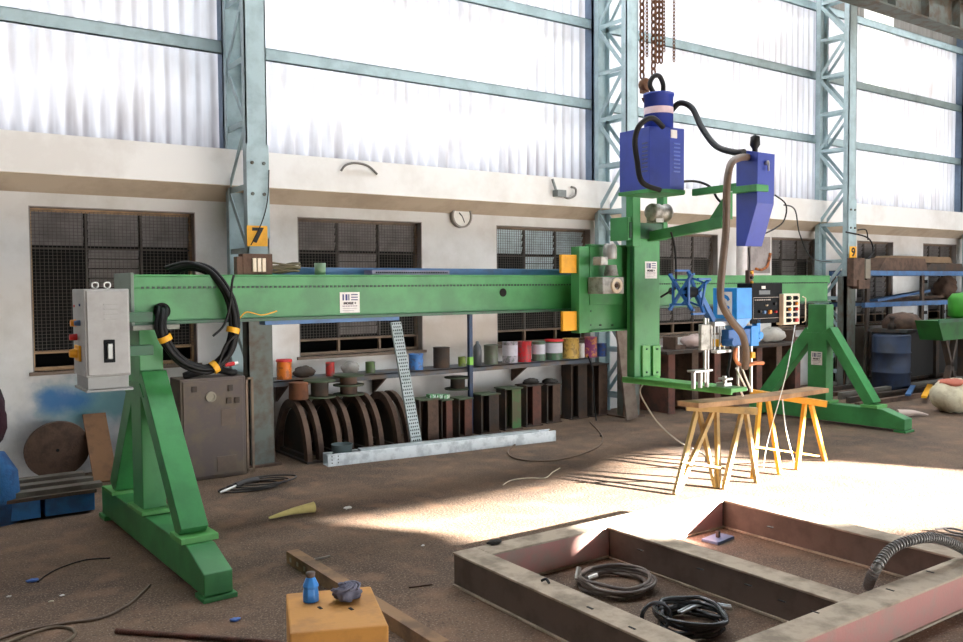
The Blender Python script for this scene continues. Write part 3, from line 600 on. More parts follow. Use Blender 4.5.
# flux hopper
q0, q1, q2 = KT(713, 322), KT(737, 288), KT(752, 300)
xh = K.P(713, 300, 'y', yt+.2).x
fh = thing('flux_hopper', 'bright blue flux hopper box with pointed funnel in front of the boom', 'hopper', K.m @ V((xh+.1, yt+.1, .3)), MR)
A0 = KX(713, 288, xh); A1 = KX(737, 288, xh); A2 = KX(737, 319, xh)
y0_, y1_ = A1.y, A0.y; wz = K.P(752, 300, 'y', y0_).x-xh; zt2, zb2 = A0.z, A2.z; oo = V((xh+.1, yt+.1, .3))
def sub(b): 
    b.v = [v-oo for v in b.v]; return b
sub(MB().bx(xh, xh+wz, y0_, y1_, zb2, zt2)).build('hopper_box', CYAN, fh, .004)
tip = KX(745, 334, xh+wz*.5); mb = MB()
tt = V((xh+wz*.5, (y0_+y1_)/2-.03, tip.z-.0))
mb.add([(xh, y0_, zb2), (xh+wz, y0_, zb2), (xh+wz, y1_, zb2), (xh, y1_, zb2), tt+V((-.02, -.02, 0)), tt+V((.02, -.02, 0)), tt+V((.02, .02, 0)), tt+V((-.02, .02, 0))], [(0, 1, 5, 4), (1, 2, 6, 5), (2, 3, 7, 6), (3, 0, 4, 7), (4, 5, 6, 7)])
sub(mb).build('funnel', mat('pale_blue_funnel', (120, 170, 226), .45), fh)
cy_, cz_ = (y0_+y1_)/2, (zb2+zt2)/2; hw = (y1_-y0_)*.30
lab = sub(MB().bx(xh-.002, xh, cy_-hw, cy_+hw, zb2+.03, zt2-.03)).build('white_label', WHITE, fh)
for s in (-1, 1):
    arc = MB(); n_ = 10; vs = []
    for i in range(n_+1):
        t = radians(25+130*i/n_) if s > 0 else radians(205+130*i/n_)
        for r in (.032, .056): vs.append((xh-.004, cy_+r*cos(t), cz_+.0+r*sin(t)*1.2))
    arc.add(vs, [(2*i, 2*i+1, 2*i+3, 2*i+2) for i in range(n_)]); sub(arc).build('logo_arc', CYAN, fh)
# torch drive (small bright blue box) and the torch itself
a, c2 = KT(746, 346, yt+.05), KT(761, 325, yt+.05)
MB().bx(a.x, a.x+.10, yt+.0, yt+.09, a.z, c2.z).bx(a.x+.10, a.x+.15, yt+.02, yt+.07, a.z+.03, c2.z+.05).cyl((a.x+.13, yt+.0, a.z+.08), (a.x+.13, yt+.1, a.z+.08), .03).build('torch_drive', CYAN, h, .004)
a, c2 = KT(744, 324, yt+.05), KT(748, 306, yt+.05); MB().cyl(KT(747.5, 325, yt+.05), KT(748.5, 306, yt+.05), .016).build('filler_tube', CREAM, h)
MB().cyl(KT(738, 346, yt+.03), KT(738, 384, yt+.03), .010).cyl(KT(738, 384, yt+.03), KT(743, 396, yt+.03), .008).build('torch_rod', CHROME, h)
MB().cyl(KT(751, 344, yt+.03), KT(751, 392, yt+.03), .013).build('torch_rod', CHROME, h)
MB().beam(KT(751, 352, yt+.02), KT(751, 358, yt+.02), .05, .05).build('torch_clamp', YELLOW, h, .003)
cop = mat('copper_braid', (206, 128, 84), .5, .3)
MB().tube([KT(736, 348, yt+.02), KT(735, 358, yt+.02), KT(742, 366, yt+.02), KT(755, 363, yt+.02), KT(763, 363, yt+.02)], .016).build('copper_cable', cop, h)
MB().cyl(KT(741, 366, yt+.0), KT(750, 388, yt+.0), .008).cyl(KT(736, 368, yt+.0), KT(747, 390, yt+.0), .008).build('torch_rod', CHROME, h)
MB().tube([KT(730, 336), KT(731, 350), KT(729, 366), KT(728, 375), KT(732, 390)], .012).build('torch_lead', BLACK, h)
# control box and pendant
def xbox(nm, label, cat, u0, v0, u1, v1, m, x, d=.12):
    A, B = K.P(u0, v1, 'y', x), K.P(u1, v0, 'y', x); t = thing(nm, label, cat, K.m @ V(((A.x+B.x)/2, x, A.z)), MR)
    w, hh = (B.x-A.x)/2, B.z-A.z; MB().bx(-w, w, 0, d, 0, hh).build('body', m, t, .005); return t, w, hh
t, w, hh = xbox('weld_control_box', 'black weld control box with small knobs between blue hopper and cream pendant', 'control panel', 751.5, 283, 782.5, 324, BLACKP, yt+.02, .14)
MB().ring((0, 0, 0), (0, 0, .001), .001, .0005, n=4) 
fr = MB()
for (x0_, x1_, z0_, z1_) in ((-w*.9, w*.8, hh*.12, hh*.13), (-w*.9, w*.8, hh*.64, hh*.65), (w*.79, w*.8, hh*.12, hh*.65), (-w*.9, -w*.89, hh*.12, hh*.65)): fr.bx(x0_, x1_, -.002, 0, z0_, z1_)
for k in range(9): fr.bx(-w*.8+k*.024, -w*.8+k*.024+.014, -.002, 0, hh*.57, hh*.60)
fr.build('panel_print', mat('pale_panel_print', (176, 168, 160), .6), t)
MB().bx(-w*.38, -w*.14, -.003, 0, hh*.86, hh*.93).build('white_badge', WHITE, t)
MB().bx(-w*.55, w*.15, -.004, 0, hh*.72, hh*.82).build('meter_window', mat('meter_grey', (70, 76, 78), .3), t)
for (fx, fz, m_, r) in ((-.25, .28, SBLUE, .014), (.12, .28, ORANGE, .016), (.5, .28, RED, .009), (.45, .48, BLACK, .014), (-.1, .45, CREAM, .006), (-.5, .30, BLACK, .014)):
    MB().cyl((fx*w, 0, fz*hh), (fx*w, -.018, fz*hh), r, n=12).build('knob', m_, t)
t, w, hh = xbox('pendant_control', 'cream push-button pendant with two columns of coloured buttons', 'control panel', 783.5, 293.5, 800, 325, CREAM, yt-.02, .07)
for r_, (ma, mb_) in enumerate(((mat('bg', (40, 90, 60), .4), BLACK), (BLACK, ORANGE), (ORANGE, RED), (SBLUE, mat('slate', (90, 110, 130), .4)), (BLACK, RED))):
    for k, m_ in ((-1, ma), (1, mb_)):
        cx, cz = k*w*.42, hh*(.86-.18*r_); p_ = MB().bx(cx-w*.26, cx+w*.26, -.004, 0, cz-hh*.065, cz+hh*.065).build('button_plate', BLACKP, t)
        MB().cyl((cx+.004, -.004, cz), (cx+.004, -.022, cz), .011 if (r_, k) != (4, 1) else .017, n=12).build('button', m_, p_)
MB().tube([(w*1.05, -.02, hh*.9), (w*1.3, -.03, hh*.85), (w*1.3, -.03, hh*.1), (w*1.05, -.02, hh*.06)], .005, n=6, sub=1).build('guard_handle', CREAM, t)
MATS['bg'].name = 'green_button'; MATS['slate'].name = 'slate_button'
# coloured hanging controls above the box
t = thing('hanging_pushbutton', 'small red and yellow hanging push-button station over the black control box', 'control', K.m @ V((KT(749, 285).x, yt+.12, KT(749, 285).z)), MR)
MB().bx(-.025, .025, -.02, .02, 0, .12).build('body', mat('brown_casing', (90, 60, 48), .6), t, .004)
for k, m_ in enumerate((YELLOW, BLACK, YELLOW)): MB().cyl((0, -.02, .02+k*.04), (0, -.035, .02+k*.04), .013, n=10).build('button', m_, t)
MB().bx(.025, .04, -.015, .015, .05, .12).build('red_cover', RED, t)
MB().tube([(0, 0, .12), (.005, 0, .2), (.02, .02, .3)], .006, n=6).build('cord', BLACK, t)
# power source box with drum on the column top
s0 = Frame((5.3, 5.0, 2.2), 0)
zt1 = P(670, 127, 'y', 4.82).z; zb1 = P(670, 189, 'y', 4.82).z
t = thing('wire_feed_cabinet', 'deep blue chamfered cabinet with a round blue drum on top of the green column', 'welding machine', (5.3, 5.02, zb1))
pg = [(-.18, .21), (-.18, -.13), (-.02, -.20), (.15, -.20), (.21, -.13), (.21, .21)]
MB().prism(pg, 'z', 0, zt1-zb1).build('cabinet_body', BLUE, t, .004)
MB().prism([(p_[0]*1.04, p_[1]*1.04) for p_ in pg], 'z', -.03, 0).build('green_base_plate', GREEN, t, .003)
zc = P(666, 95, 'y', 4.95).z-zb1; z1_ = zt1-zb1
MB().lathe((.0, -.06, 0), [(0, z1_), (.118, z1_), (.118, zc-.02), (.126, zc-.02), (.126, zc), (0, zc)], n=24).build('wire_drum', BLUE, t)
MB().lathe((.0, -.06, 0), [(.1195, z1_+.12), (.1195, z1_+.175)], n=24).build('white_band', mat('pinkish_label', (238, 214, 222), .5), t)
vv = MB()
for k in range(8): zz = .14+k*.032; vv.bx(.02, .10, -.204, -.2, zz, zz+.012)
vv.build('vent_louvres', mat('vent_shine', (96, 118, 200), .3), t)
vv = MB()
for k in range(8): zz = .14+k*.032; vv.bx(-.184, -.18, -.11, -.05, zz, zz+.012)
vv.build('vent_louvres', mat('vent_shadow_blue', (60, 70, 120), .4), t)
MB().bx(-.01, .06, -.206, -.2, z1_-.085, z1_-.02).build('white_label', WHITE, t)
# tapered blue feeder box
xb = 5.32
A = [P(736, 149, 'x', xb), P(758, 152, 'x', xb), P(757, 203, 'x', xb), P(745, 246, 'x', xb), P(736, 246, 'x', xb)]
bw = P(775, 160, 'y', A[1].y).x-xb; o0 = V((xb+bw/2, (A[0].y+A[1].y)/2, A[4].z))
t = thing('wire_feeder_box', 'deep blue sheet-metal box tapering at the bottom, held out on the green arm', 'welding machine', o0)
MB().prism([(p_.y-o0.y, p_.z-o0.z) for p_ in A], 'x', -bw/2, bw/2).build('box_shell', BLUE, t, .004)
MB().bx(-bw/2-.04, bw/2-.1, A[1].y-o0.y-.02, A[0].y-o0.y+.0, (P(740, 190, 'x', xb).z-o0.z)-.025, (P(740, 190, 'x', xb).z-o0.z)+.025).build('green_strap', GREEN, t, .003)
q = P(766, 163, 'y', A[1].y)-o0; MB().cyl((q.x, A[1].y-o0.y, q.z), (q.x, A[1].y-o0.y-.02, q.z), .018).beam((q.x, A[1].y-o0.y-.022, q.z+.0), (q.x-.0, A[1].y-o0.y-.022, q.z-.06), .012, .01).build('latch', CHROME, t)
MB().lathe((bw*.1, (A[0].y-A[1].y)*.1, A[0].z-o0.z-.03), [(.02, 0), (.02, .03), (.038, .06), (.034, .12), (0, .14)], n=12).build('cable_gland', BLACK, t)
# hoses
def hose(name, pts, r, m, label, n=10, cat='hose', ribs=None):
    b = MB(); b.tube(pts, r, n=n, sub=8); o = b.build(name, m); return tag(o, label, cat)
hose('cable_hose', [P(672, 110, 'y', 4.9), P(680, 103, 'y', 4.85), P(692, 108, 'y', 4.75), P(702, 128, 'y', 4.6), P(716, 146, 'y', 4.4), P(733, 152, 'y', 4.2), P(744, 152, 'y', 4.08)], .024, BLACK, 'thick dark hose arching from the blue drum to the tapered blue box')
hose('wire_conduit', [V((5.345, 4.1, P(741, 156, 'y', 4.1).z)), P(739, 158, 'y', 4.05), P(731, 164, 'y', 3.98), P(727, 185, 'y', 3.95), P(726, 230, 'y', 3.95), P(722, 270, 'y', 3.95), P(721, 300, 'y', 3.95), P(731, 320, 'y', 3.95), P(742, 334, 'y', 3.95), P(746, 352, 'y', 3.96), P(745, 368, 'y', 4.0)], .027, BROWNH, 'thick brown wire conduit hanging down in front of the blue hopper')
hose('cable_hose', [P(663, 127, 'y', 4.78), P(652, 118, 'y', 4.76), P(640, 125, 'y', 4.8), P(635, 140, 'y', 4.85), P(637, 160, 'y', 4.85), P(642, 182, 'y', 4.82), P(660, 190, 'y', 4.8)], .022, BLACK, 'thick black hose running down the left side of the blue cabinet')
hose('cable_hose', [P(655, 95, 'y', 5.05), P(650, 85, 'y', 5.05), P(653, 77, 'y', 5.05), P(659, 76, 'y', 5.05), P(663, 84, 'y', 5.05), P(663, 94, 'y', 5.05)], .02, BLACK, 'black hose loop standing out of the top of the blue drum')
hose('power_cable', [P(660, 186, 'y', 4.95), P(690, 181, 'y', 5.0), P(709, 186, 'y', 4.9), P(717, 198, 'y', 4.85), P(722, 203, 'y', 4.8)], .011, BLACK, 'black cable from the blue cabinet bottom to the outrigger arm', cat='cable')
hose('power_cable', [P(671, 232, 'y', 4.9), P(675, 250, 'y', 4.9), P(676, 285, 'y', 4.95), P(672, 290, 'y', 4.95), P(661, 297, 'y', 4.98)], .009, BLACK, 'thin black cable hanging beside the white sticker on the column', cat='cable')
hose('power_cable', [P(775, 195, 'y', 4.2), P(786, 205, 'y', 4.2), P(783, 222, 'y', 4.2), P(766, 233, 'y', 4.2), P(757, 233, 'y', 4.15)], .006, BLACK, 'thin black cable looping behind the tapered blue box', cat='cable')
hose('power_cable', [P(784, 205, 'y', 4.6), P(795, 210, 'y', 4.8), P(800, 235, 'y', 5.2), P(812, 258, 'y', 5.8), P(832, 262, 'y', 6.6)], .006, BLACK, 'thin black cable swinging from the tapered blue box to column 9', cat='cable')
# hoist chains
ch = thing('chain_hoist', 'rusty chain hoist block hanging above the blue drum', 'hoist', P(652, 90, 'y', 5.15))
cl_ = MB()
def link(b, c_, hgt, wd, r, turn):
    pts = []
    for i in range(8):
        t = 2*pi*i/8; pts.append(c_+V(((wd*cos(t)) if not turn else 0, (wd*cos(t)) if turn else 0, hgt*sin(t))))
    b.tube(pts, r, n=5, sub=1, close=True)
o0 = ch.location.copy()
for (u, v1, hgt, wd, r) in ((642, 75, .036, .022, .009), (653.5, 72, .036, .022, .009), (657.5, 60, .03, .018, .007), (661, 60, .03, .018, .007)):
    b = MB(); q = P(u, v1, 'y', 5.15)-o0; z = q.z; k = 0
    while z < P(u, -12, 'y', 5.15).z-o0.z: link(b, V((q.x, 0, z)), hgt, wd, r, k % 2); z += hgt*1.55; k += 1
    b.build('load_chain', CHAIN, ch)
for (u, v1) in ((647, 55), (664, 50), (674, 60)):
    b = MB(); q = P(u, v1, 'y', 5.15)-o0; z = q.z; k = 0
    while z < P(u, -12, 'y', 5.15).z-o0.z: link(b, V((q.x, 0, z)), .018, .012, .0045, k % 2); z += .028; k += 1
    b.build('hand_chain', CHAIN, ch)
q = P(645, 85, 'y', 5.15)-o0; MB().lathe((q.x, -.03, q.z), [(0, 0), (.05, 0), (.06, .02), (.05, .06), (0, .06)], axis='y').bx(q.x-.035, q.x+.03, -.02, .03, q.z-.07, q.z+.04).build('hoist_block', CHAIN, ch, .003)
MB().tube([(q.x+.02, 0, q.z-.07), (q.x+.02, 0, q.z-.11), (q.x-.01, 0, q.z-.14), (q.x-.03, 0, q.z-.11)], .01).build('hook', CHAIN, ch)
b = MB(); z = q.z-.12; k = 0
while z > q.z-.30: link(b, V((q.x+.02, 0, z)), .018, .011, .004, k % 2); z -= .028; k += 1
b.build('sling_chain', CHAIN, ch)
# ================================================================== SHELF AND ITS CANS
YS = 7.9; zs = .74
xs0, xs1 = 3.02, 7.25
sh = thing('wall_shelf', 'long dirty blue-grey steel shelf below the windows', 'shelf', ((xs0+xs1)/2, 8.1, 0)); sx = (xs0+xs1)/2
MB().bx(xs0-sx, xs1-sx, -.2, .19, zs-.012, zs).bx(xs0-sx, xs1-sx, -.2, -.19, zs-.055, zs).build('shelf_board', mat('dusty_blue_steel', (86, 92, 100), .7, dirt=(110, 90, 70), amt=.8, scale=5), sh)
for xx in (3.3, 4.4, 6.3, 7.1): MB().prism([(-.19, zs-.012), (.19, zs-.012), (.19, zs-.25)], 'x', xx-sx-.01, xx-sx+.01).build('bracket', RUST, sh)
q0 = P(470.5, 398, 'y', 7.86)
t = thing('blue_post', 'slim dark blue upright post with a lime band in front of the shelf', 'post', (q0.x, 7.86, 0))
MB().bx(-.022, .022, -.022, .022, 0, 1.36).build('post', mat('dark_blue_post', (44, 66, 98), .6, dirt=(60, 56, 56), amt=.6), t)
MB().bx(-.026, .026, -.026, .026, P(470, 365, 'y', 7.85).z, P(470, 357, 'y', 7.85).z).build('lime_band', mat('lime_paint', (120, 190, 50), .5), t)
CANG = 'paint tins on the wall shelf'
def can(u0, u1, vt, m, label, lid=None, y=8.04, band=None, name='paint_tin', cat='tin', kind='can', group=CANG):
    a, c = P(u0, 365, 'y', y).x, P(u1, 365, 'y', y).x; r = (c-a)/2*.82; zt = P((u0+u1)/2, vt, 'y', y-r*.5).z-zs
    t = thing(name, label, cat, ((a+c)/2, y, zs), random.uniform(0, 6), group)
    MB().lathe((0, 0, 0), [(0, 0), (r, 0), (r*1.03, .006), (r, .012), (r, zt-.012), (r*1.04, zt-.006), (r*1.02, zt), (r*.92, zt), (r*.9, zt-.01), (0, zt-.012)], n=18).build('tin_body', m, t)
    if lid: MB().lathe((0, 0, 0), [(r*1.1, zt-.02), (r*1.12, zt-.004), (r*1.05, zt+.004), (0, zt+.006)], n=18).build('lid', lid, t)
    if band: MB().lathe((0, 0, 0), [(r*1.012, zt*.35), (r*1.012, zt*.85)], n=18).build('paper_band', band, t)
    return t
can(275.5, 292.5, 360, canmat('orange_tin', (226, 120, 30), (120, 60, 30)), 'bright orange streaked tin at the left end of the shelf', RED)
can(325, 335, 362.5, canmat('red_tin', (196, 50, 44)), 'small red tin with a pale rim on the left half of the shelf')
can(365, 375.5, 362, canmat('dull_green_tin', (86, 112, 60)), 'low dull green tin just left of the perforated strip')
can(408.5, 423.5, 354, canmat('blue_tin', (66, 126, 196)), 'blue tin with pale patches right of the perforated strip')
can(433, 450, 347.5, RUSTD, 'dark rusty open tin between the blue tin and the blue post')
can(458, 466, 357, canmat('lime_tin', (130, 150, 60)), 'low yellow-green tin just left of the blue post')
can(484, 498, 345, canmat('grey_green_tin', (92, 100, 80)), 'grubby grey-green tin right of the blue post')
can(502.5, 517.5, 342, canmat('lilac_tin', (168, 158, 168), (70, 90, 70)), 'pale lilac and green tin with a dented side', band=mat('white_paper_band', (200, 196, 204), .6))
can(518, 531, 341.5, canmat('bright_red_tin', (196, 36, 44)), 'bright red tin between the pale lilac tin and a white-banded tin')
can(532.5, 545, 341.5, canmat('green_white_tin', (90, 116, 92)), 'green tin with a wide white band left of the red-lidded tin', band=MATS['white_paper_band'])
can(546, 562, 340, canmat('deep_green_tin', (70, 104, 74)), 'green and white tin closed with a red lid', lid=RED, band=MATS['white_paper_band'])
can(563, 578.5, 338.5, canmat('mustard_tin', (206, 168, 84), (120, 90, 50)), 'mustard-yellow speckled tin on the right half of the shelf')
can(585, 596.5, 337, canmat('purple_tin', (140, 60, 110), (236, 160, 40)), 'purple tin run over with orange paint', y=8.0)
can(597.5, 606, 343.5, canmat('royal_tin', (50, 84, 150)), 'small royal blue tin at the right end of the row of tins', y=8.0)
can(579, 584.5, 344, WHITE, 'narrow white tin squeezed between mustard and purple tins')
# bottle, rags and lumps
q = P(477.5, 362, 'y', 8.0); o = MB().lathe((q.x, 8.0, zs), [(0, 0), (.05, 0), (.052, .17), (.045, .22), (.02, .25), (.018, .275), (0, .28)], n=14).build('plastic_bottle', mat('smoky_bottle', (90, 92, 94), .3)); tag(o, 'smoky grey plastic bottle right beside the blue post', 'bottle')
def lump(name, label, cat, c, r, m, seed, sq=(1, 1, 1), group=None, wr=.3):
    rnd = random.Random(seed); b = MB(); n = 20; k = 12; vs = []; ph = [rnd.uniform(0, 6) for _ in range(6)]
    for j in range(k+1):
        th = pi*j/k
        for i in range(n):
            f = 2*pi*i/n; d = 1+wr*(sin(3*f+ph[0])*sin(2*th+ph[1])*.5+sin(5*f+ph[2]+3*th)*.35+sin(9*f+ph[3]-5*th)*.2)
            vs.append((c[0]+r*sq[0]*d*sin(th)*cos(f), c[1]+r*sq[1]*d*sin(th)*sin(f), max(c[2], c[2]+r*sq[2]+r*sq[2]*d*cos(th)) if j < k else c[2]))
    b.add(vs, [(j*n+i, j*n+(i+1) % n, (j+1)*n+(i+1) % n, (j+1)*n+i) for j in range(k) for i in range(n)], True)
    return tag(b.build(name, m), label, cat, group)
q = P(352, 374, 'y', 8.05); lump('cloth_rag', 'crumpled pale grey rag lying on the shelf between two small tins', 'rag', (q.x, 8.08, zs), .09, mat('pale_rag', (150, 146, 140), .95, bump=.4), 4, (1.1, .7, .7))
q = P(305, 378, 'y', 8.05); lump('scrap_bundle', 'dark brown lump of scrap beside the orange tin', 'scrap', (q.x, 8.08, zs), .09, RUSTD, 5, (1.2, .7, .6))
# ------------------------------------------------------------------ things stored below the shelf
def saddle(x, y, label):
    b = MB(); n = 20
    for xx in (-.07, .05):
        vs = []
        for i in range(n+1):
            t = pi*i/n
            for (ry, rz) in ((.40, .57), (.32, .49)):
                for dx in (0, .05): vs.append((xx+dx, ry*cos(t), rz*sin(t)))
        fs = []
        for i in range(n):
            a = i*4; c_ = a+4
            fs += [(a, c_, c_+1, a+1), (a+2, a+3, c_+3, c_+2), (a, a+2, c_+2, c_), (a+1, c_+1, c_+3, a+3)]
        fs += [(0, 1, 3, 2), (n*4, n*4+2, n*4+3, n*4+1)]; b.add(vs, fs)
    o = b.build('curved_rib', RUST, None, org=(0, 0, 0)); o.name = 'saddle_ribs'
    t = thing('pipe_saddle', label, 'steel saddle', (x, y, 0), 0, 'half-round steel saddles below the shelf'); o.parent = t
    MB().bx(-.08, .08, -.41, .41, 0, .02).bx(-.05, .05, -.32, .32, .02, .06).build('base_strip', RUSTD, t)
    vs = [(0.0, .32*cos(pi*i/12), .06+.43*sin(pi*i/12)) for i in range(13)]
    MB().prism([(v[1], v[2]) for v in vs], 'x', -.012, .012).build('web_plate', RUSTD, t)
    return t
for i, (u, lb) in enumerate(((300, 'rusty half-round pipe saddle nearest column 7'), (330, 'rusty half-round pipe saddle second from column 7'), (360, 'rusty half-round pipe saddle third from column 7'), (388, 'rusty half-round pipe saddle just left of the perforated strip'))):
    saddle(P(u, 430, 'y', 7.75).x, 7.82, lb)
def spool(u, y, z0, r, hh, mids, m, mt, label):
    x = P(u, 410, 'y', y).x; t = thing('cable_spool', label, 'spool', (x, y, z0), 0, 'empty spools on the saddles')
    MB().cyl((0, 0, .012), (0, 0, hh-.012), r*.55, n=18).build('barrel', m, t)
    for k in range(mids): zz = (hh-.014)*k/(mids-1); MB().cyl((0, 0, zz), (0, 0, zz+.014), r, n=22).build('flange', mt, t)
spool(320, 7.72, .575, .155, .17, 2, RUSTD, mat('green_brown_plate', (70, 84, 60), .7, dirt=(70, 56, 44), amt=.7), 'dark spool with a greenish top flange on the saddles')
spool(349, 7.72, .575, .155, .2, 3, RUST, MATS['green_brown_plate'], 'rusty spool with three flanges left of the perforated strip')
spool(458, 8.0, .49, .15, .14, 2, RUSTD, MATS['green_brown_plate'], 'flat round flanged spool behind the row of beam stubs')
x = P(299, 415, 'y', 7.72).x; tag(MB().lathe((x, 7.72, .575), [(0, 0), (.09, 0), (.095, .01), (.09, .15), (.095, .16), (.07, .165), (0, .15)], n=18).build('rusty_can', mat('orange_rust', (122, 76, 50), .85, dirt=(76, 56, 44), amt=.7, scale=9)), 'orange-brown rusty can resting on the saddle nearest column 7', 'can')
x = P(342, 450, 'y', 7.3).x; tag(MB().lathe((x, 7.3, 0), [(0, 0), (.085, 0), (.10, .17), (.105, .175), (.095, .175), (.085, .01), (0, .01)], n=20).build('bucket', mat('grey_teal_bucket', (82, 96, 96), .6)), 'small grey-teal bucket on the floor in front of the saddles', 'bucket')
def stub(u0, u1, vt, y, m, mtop, label, dx=0):
    a, c = P(u0, 420, 'y', y).x, P(u1, 420, 'y', y).x; x = (a+c)/2; w = (c-a)*.46; zt = P(u0, vt, 'y', y).z
    t = thing('beam_stub', label, 'steel beam stub', (x, y, 0), 0, 'short steel beam stubs standing below the shelf')
    MB().bx(-w*.1, w*.9, -.09, -.076, .015, zt-.015).bx(-w*.1, w*.9, .076, .09, .015, zt-.015).bx(w*.35, w*.45, -.076, .076, .015, zt-.015).build('beam_section', m, t)
    MB().bx(-w, w, -.11, .11, zt-.015, zt).build('top_plate', mtop, t); MB().bx(-w, w, -.11, .11, 0, .015).build('bottom_plate', RUSTD, t)
    MB().bx(-w*.9, -w*.75, -.09, .09, .015, zt-.015).build('side_plate', RUSTD, t)
    return t
GP = MATS['green_brown_plate']
stub(413, 436, 399, 7.68, RUST, GP, 'brown beam stub directly right of the perforated strip')
stub(436, 449, 399, 7.74, RUSTR, GP, 'red-brown beam stub second right of the perforated strip')
stub(453, 469, 398, 7.78, RUSTR, GP, 'red-brown beam stub partly behind the blue post')
stub(475, 496, 394, 7.8, RUSTD, GP, 'dark beam stub right of the blue post')
stub(499, 518, 388, 7.86, mat('green_marked_rust', (104, 100, 74), .8, dirt=(70, 130, 74), amt=.8, scale=5), GP, 'beam stub with a green paint mark')
stub(520, 538, 385, 7.9, RUSTR, RUSTD, 'beam stub with a dark rag draped over its top')
stub(541, 557, 384, 7.95, RUST, RUSTD, 'beam stub at the right end of the row with a rag on top')
stub(565, 584, 364, 8.0, RUSTD, RUSTD, 'tall dark beam stub right of the row below the shelf end')
stub(586, 604, 364, 8.0, RUST, RUSTD, 'tall rusty beam stub behind the leaning plank')
for (u, vt, y, lb) in ((531, 385, 7.9, 'dark rag draped over a beam stub'), (550, 385, 7.95, 'dark rag hanging on the right-most short beam stub')):
    q = P(u, vt, 'y', y); lump('cloth_rag', lb, 'rag', (q.x, y, q.z), .085, mat('oily_rag', (52, 48, 44), .95, bump=.4), int(u), (1.1, 1, .45))
for k in range(3): q = P(429+k*7, 398, 'y', 7.7); tag(MB().bx(q.x-.035, q.x+.035, 7.62, 7.7, q.z, q.z+.045).build('switch_box', canmat('green_white_card', (84, 150, 96), (220, 226, 220))), ('green and white small box, left one of three on the beam stubs', 'green and white small box, middle one of three on the beam stubs', 'green and white small box, right one of three on the beam stubs')[k], 'box', 'small green boxes on the beam stubs')
# leaning plank
a, c = P(633, 421, 'z', 0), P(622, 330, 'y', 7.42)
tag(MB().beam((a.x-.02, a.y, .03), (c.x, c.y, c.z), .19, .03, side=(1, 0, 0)).build('steel_plank', mat('grey_brown_board', (120, 106, 94), .8, dirt=(84, 68, 56), amt=.7)), 'long grey-brown board leaning behind the green welding column', 'board')
# perforated galvanised strip and the galvanised channel
a, c = P(418, 449, 'y', 7.25), P(396, 322, 'y', 7.6)
s = MB(); s.m = 0; d = V((c.x-a.x, c.y-a.y, c.z-a.z)); Ls = d.length; wd = .115
u_ = d.normalized(); sd = V((1, 0, 0)); sd = (sd-u_*sd.dot(u_)).normalized(); nn = u_.cross(sd)
if nn.y > 0: nn = -nn
s.beam(V((a.x, a.y, max(a.z, .0))), c, wd, .003, side=sd)
s.beam(V(a)+sd*wd/2-nn*.012, V(c)+sd*wd/2-nn*.012, .003, .024, side=sd); s.beam(V(a)-sd*wd/2-nn*.012, V(c)-sd*wd/2-nn*.012, .003, .024, side=sd)
s.m = 1; ny = int(Ls/.034)
for i in range(ny):
    for j in range(5 if i % 2 else 4):
        ctr = V(a)+u_*(.02+i*.034)+sd*((j-(2 if i % 2 else 1.5))*.023)+nn*.0025
        s.beam(ctr-u_*.008, ctr+u_*.008, .011, .002, side=sd)
tag(s.build('perforated_strip', [mat('galvanised_strip', (186, 196, 196), .42, .15, dirt=(140, 156, 150), amt=.5, scale=5), DARKW]), 'tall perforated galvanised strip leaning against the boom', 'perforated strip')
a, c = P(328, 467, 'z', 0), P(556, 441, 'z', 0)
d = V((c.x-a.x, c.y-a.y, 0)); Lc = d.length; rz = math.atan2(d.y, d.x)
t = thing('galvanised_channel', 'long galvanised steel channel lying on the floor below the shelf', 'steel channel', (a.x, a.y, 0), rz)
MB().bx(0, Lc, 0, .004, 0, .11).bx(0, Lc, .004, .14, 0, .004).bx(0, Lc, .136, .14, 0, .11).bx(0, Lc, .004, .03, .106, .11).bx(0, Lc, .11, .136, .106, .11).build('channel_section', GALV, t)
MB().bx(Lc*.13, Lc*.92, .02, .10, .11, .128).build('top_strip', mat('galvanised_grey', (180, 188, 190), .45, .3, dirt=(140, 146, 150), amt=.6), t)
b = MB()
for k in range(3): b.cyl((.04, -.001, .03+k*.03), (.04, .001, .03+k*.03), .006, n=8).cyl((.10, -.001, .03+k*.03), (.10, .001, .03+k*.03), .006, n=8)
b.build('end_holes', DARKW, t)
# ------------------------------------------------------------------ left side of the hall
x, y = 1.247, 8.12
t = thing('round_steel_disc', 'large rusty steel disc leaning on the stained wall at the left', 'steel disc', (x, y, 0))
MB().cyl((0, 0, .26), (0, .03, .268), .26, n=40).build('disc', RUST, t); MB().cyl((0, -.004, .26), (0, .0, .26), .014, n=12).build('centre_hole', DARKW, t)
a, c = P(95, 486, 'z', 0), P(116, 484, 'z', 0); zt = P(100, 415, 'y', 8.1).z
tag(MB().beam((1.56, 7.78, 0.01), (1.56, 8.2, zt), .19, .02, side=(1, 0, 0)).build('steel_plate', mat('brown_rust_plate', (128, 92, 62), .85, dirt=(92, 66, 48), amt=.7, scale=6)), 'narrow brown rusty plate leaning on the wall beside the round disc', 'steel plate')
t = thing('blue_trestle_base', 'low bright blue steel stand under old bars at the far left', 'stand', (.95, 7.0, 0))
MB().bx(-.42, -.03, -.22, .3, .02, .15).bx(.0, .33, -.22, .3, .02, .15).build('side_box', mat('cobalt_blue_paint', (40, 118, 186), .5, dirt=(40, 70, 100), amt=.6), t, .004)
MB().bx(-.45, .34, -.24, .32, .15, .175).build('top_plate', RUSTD, t)
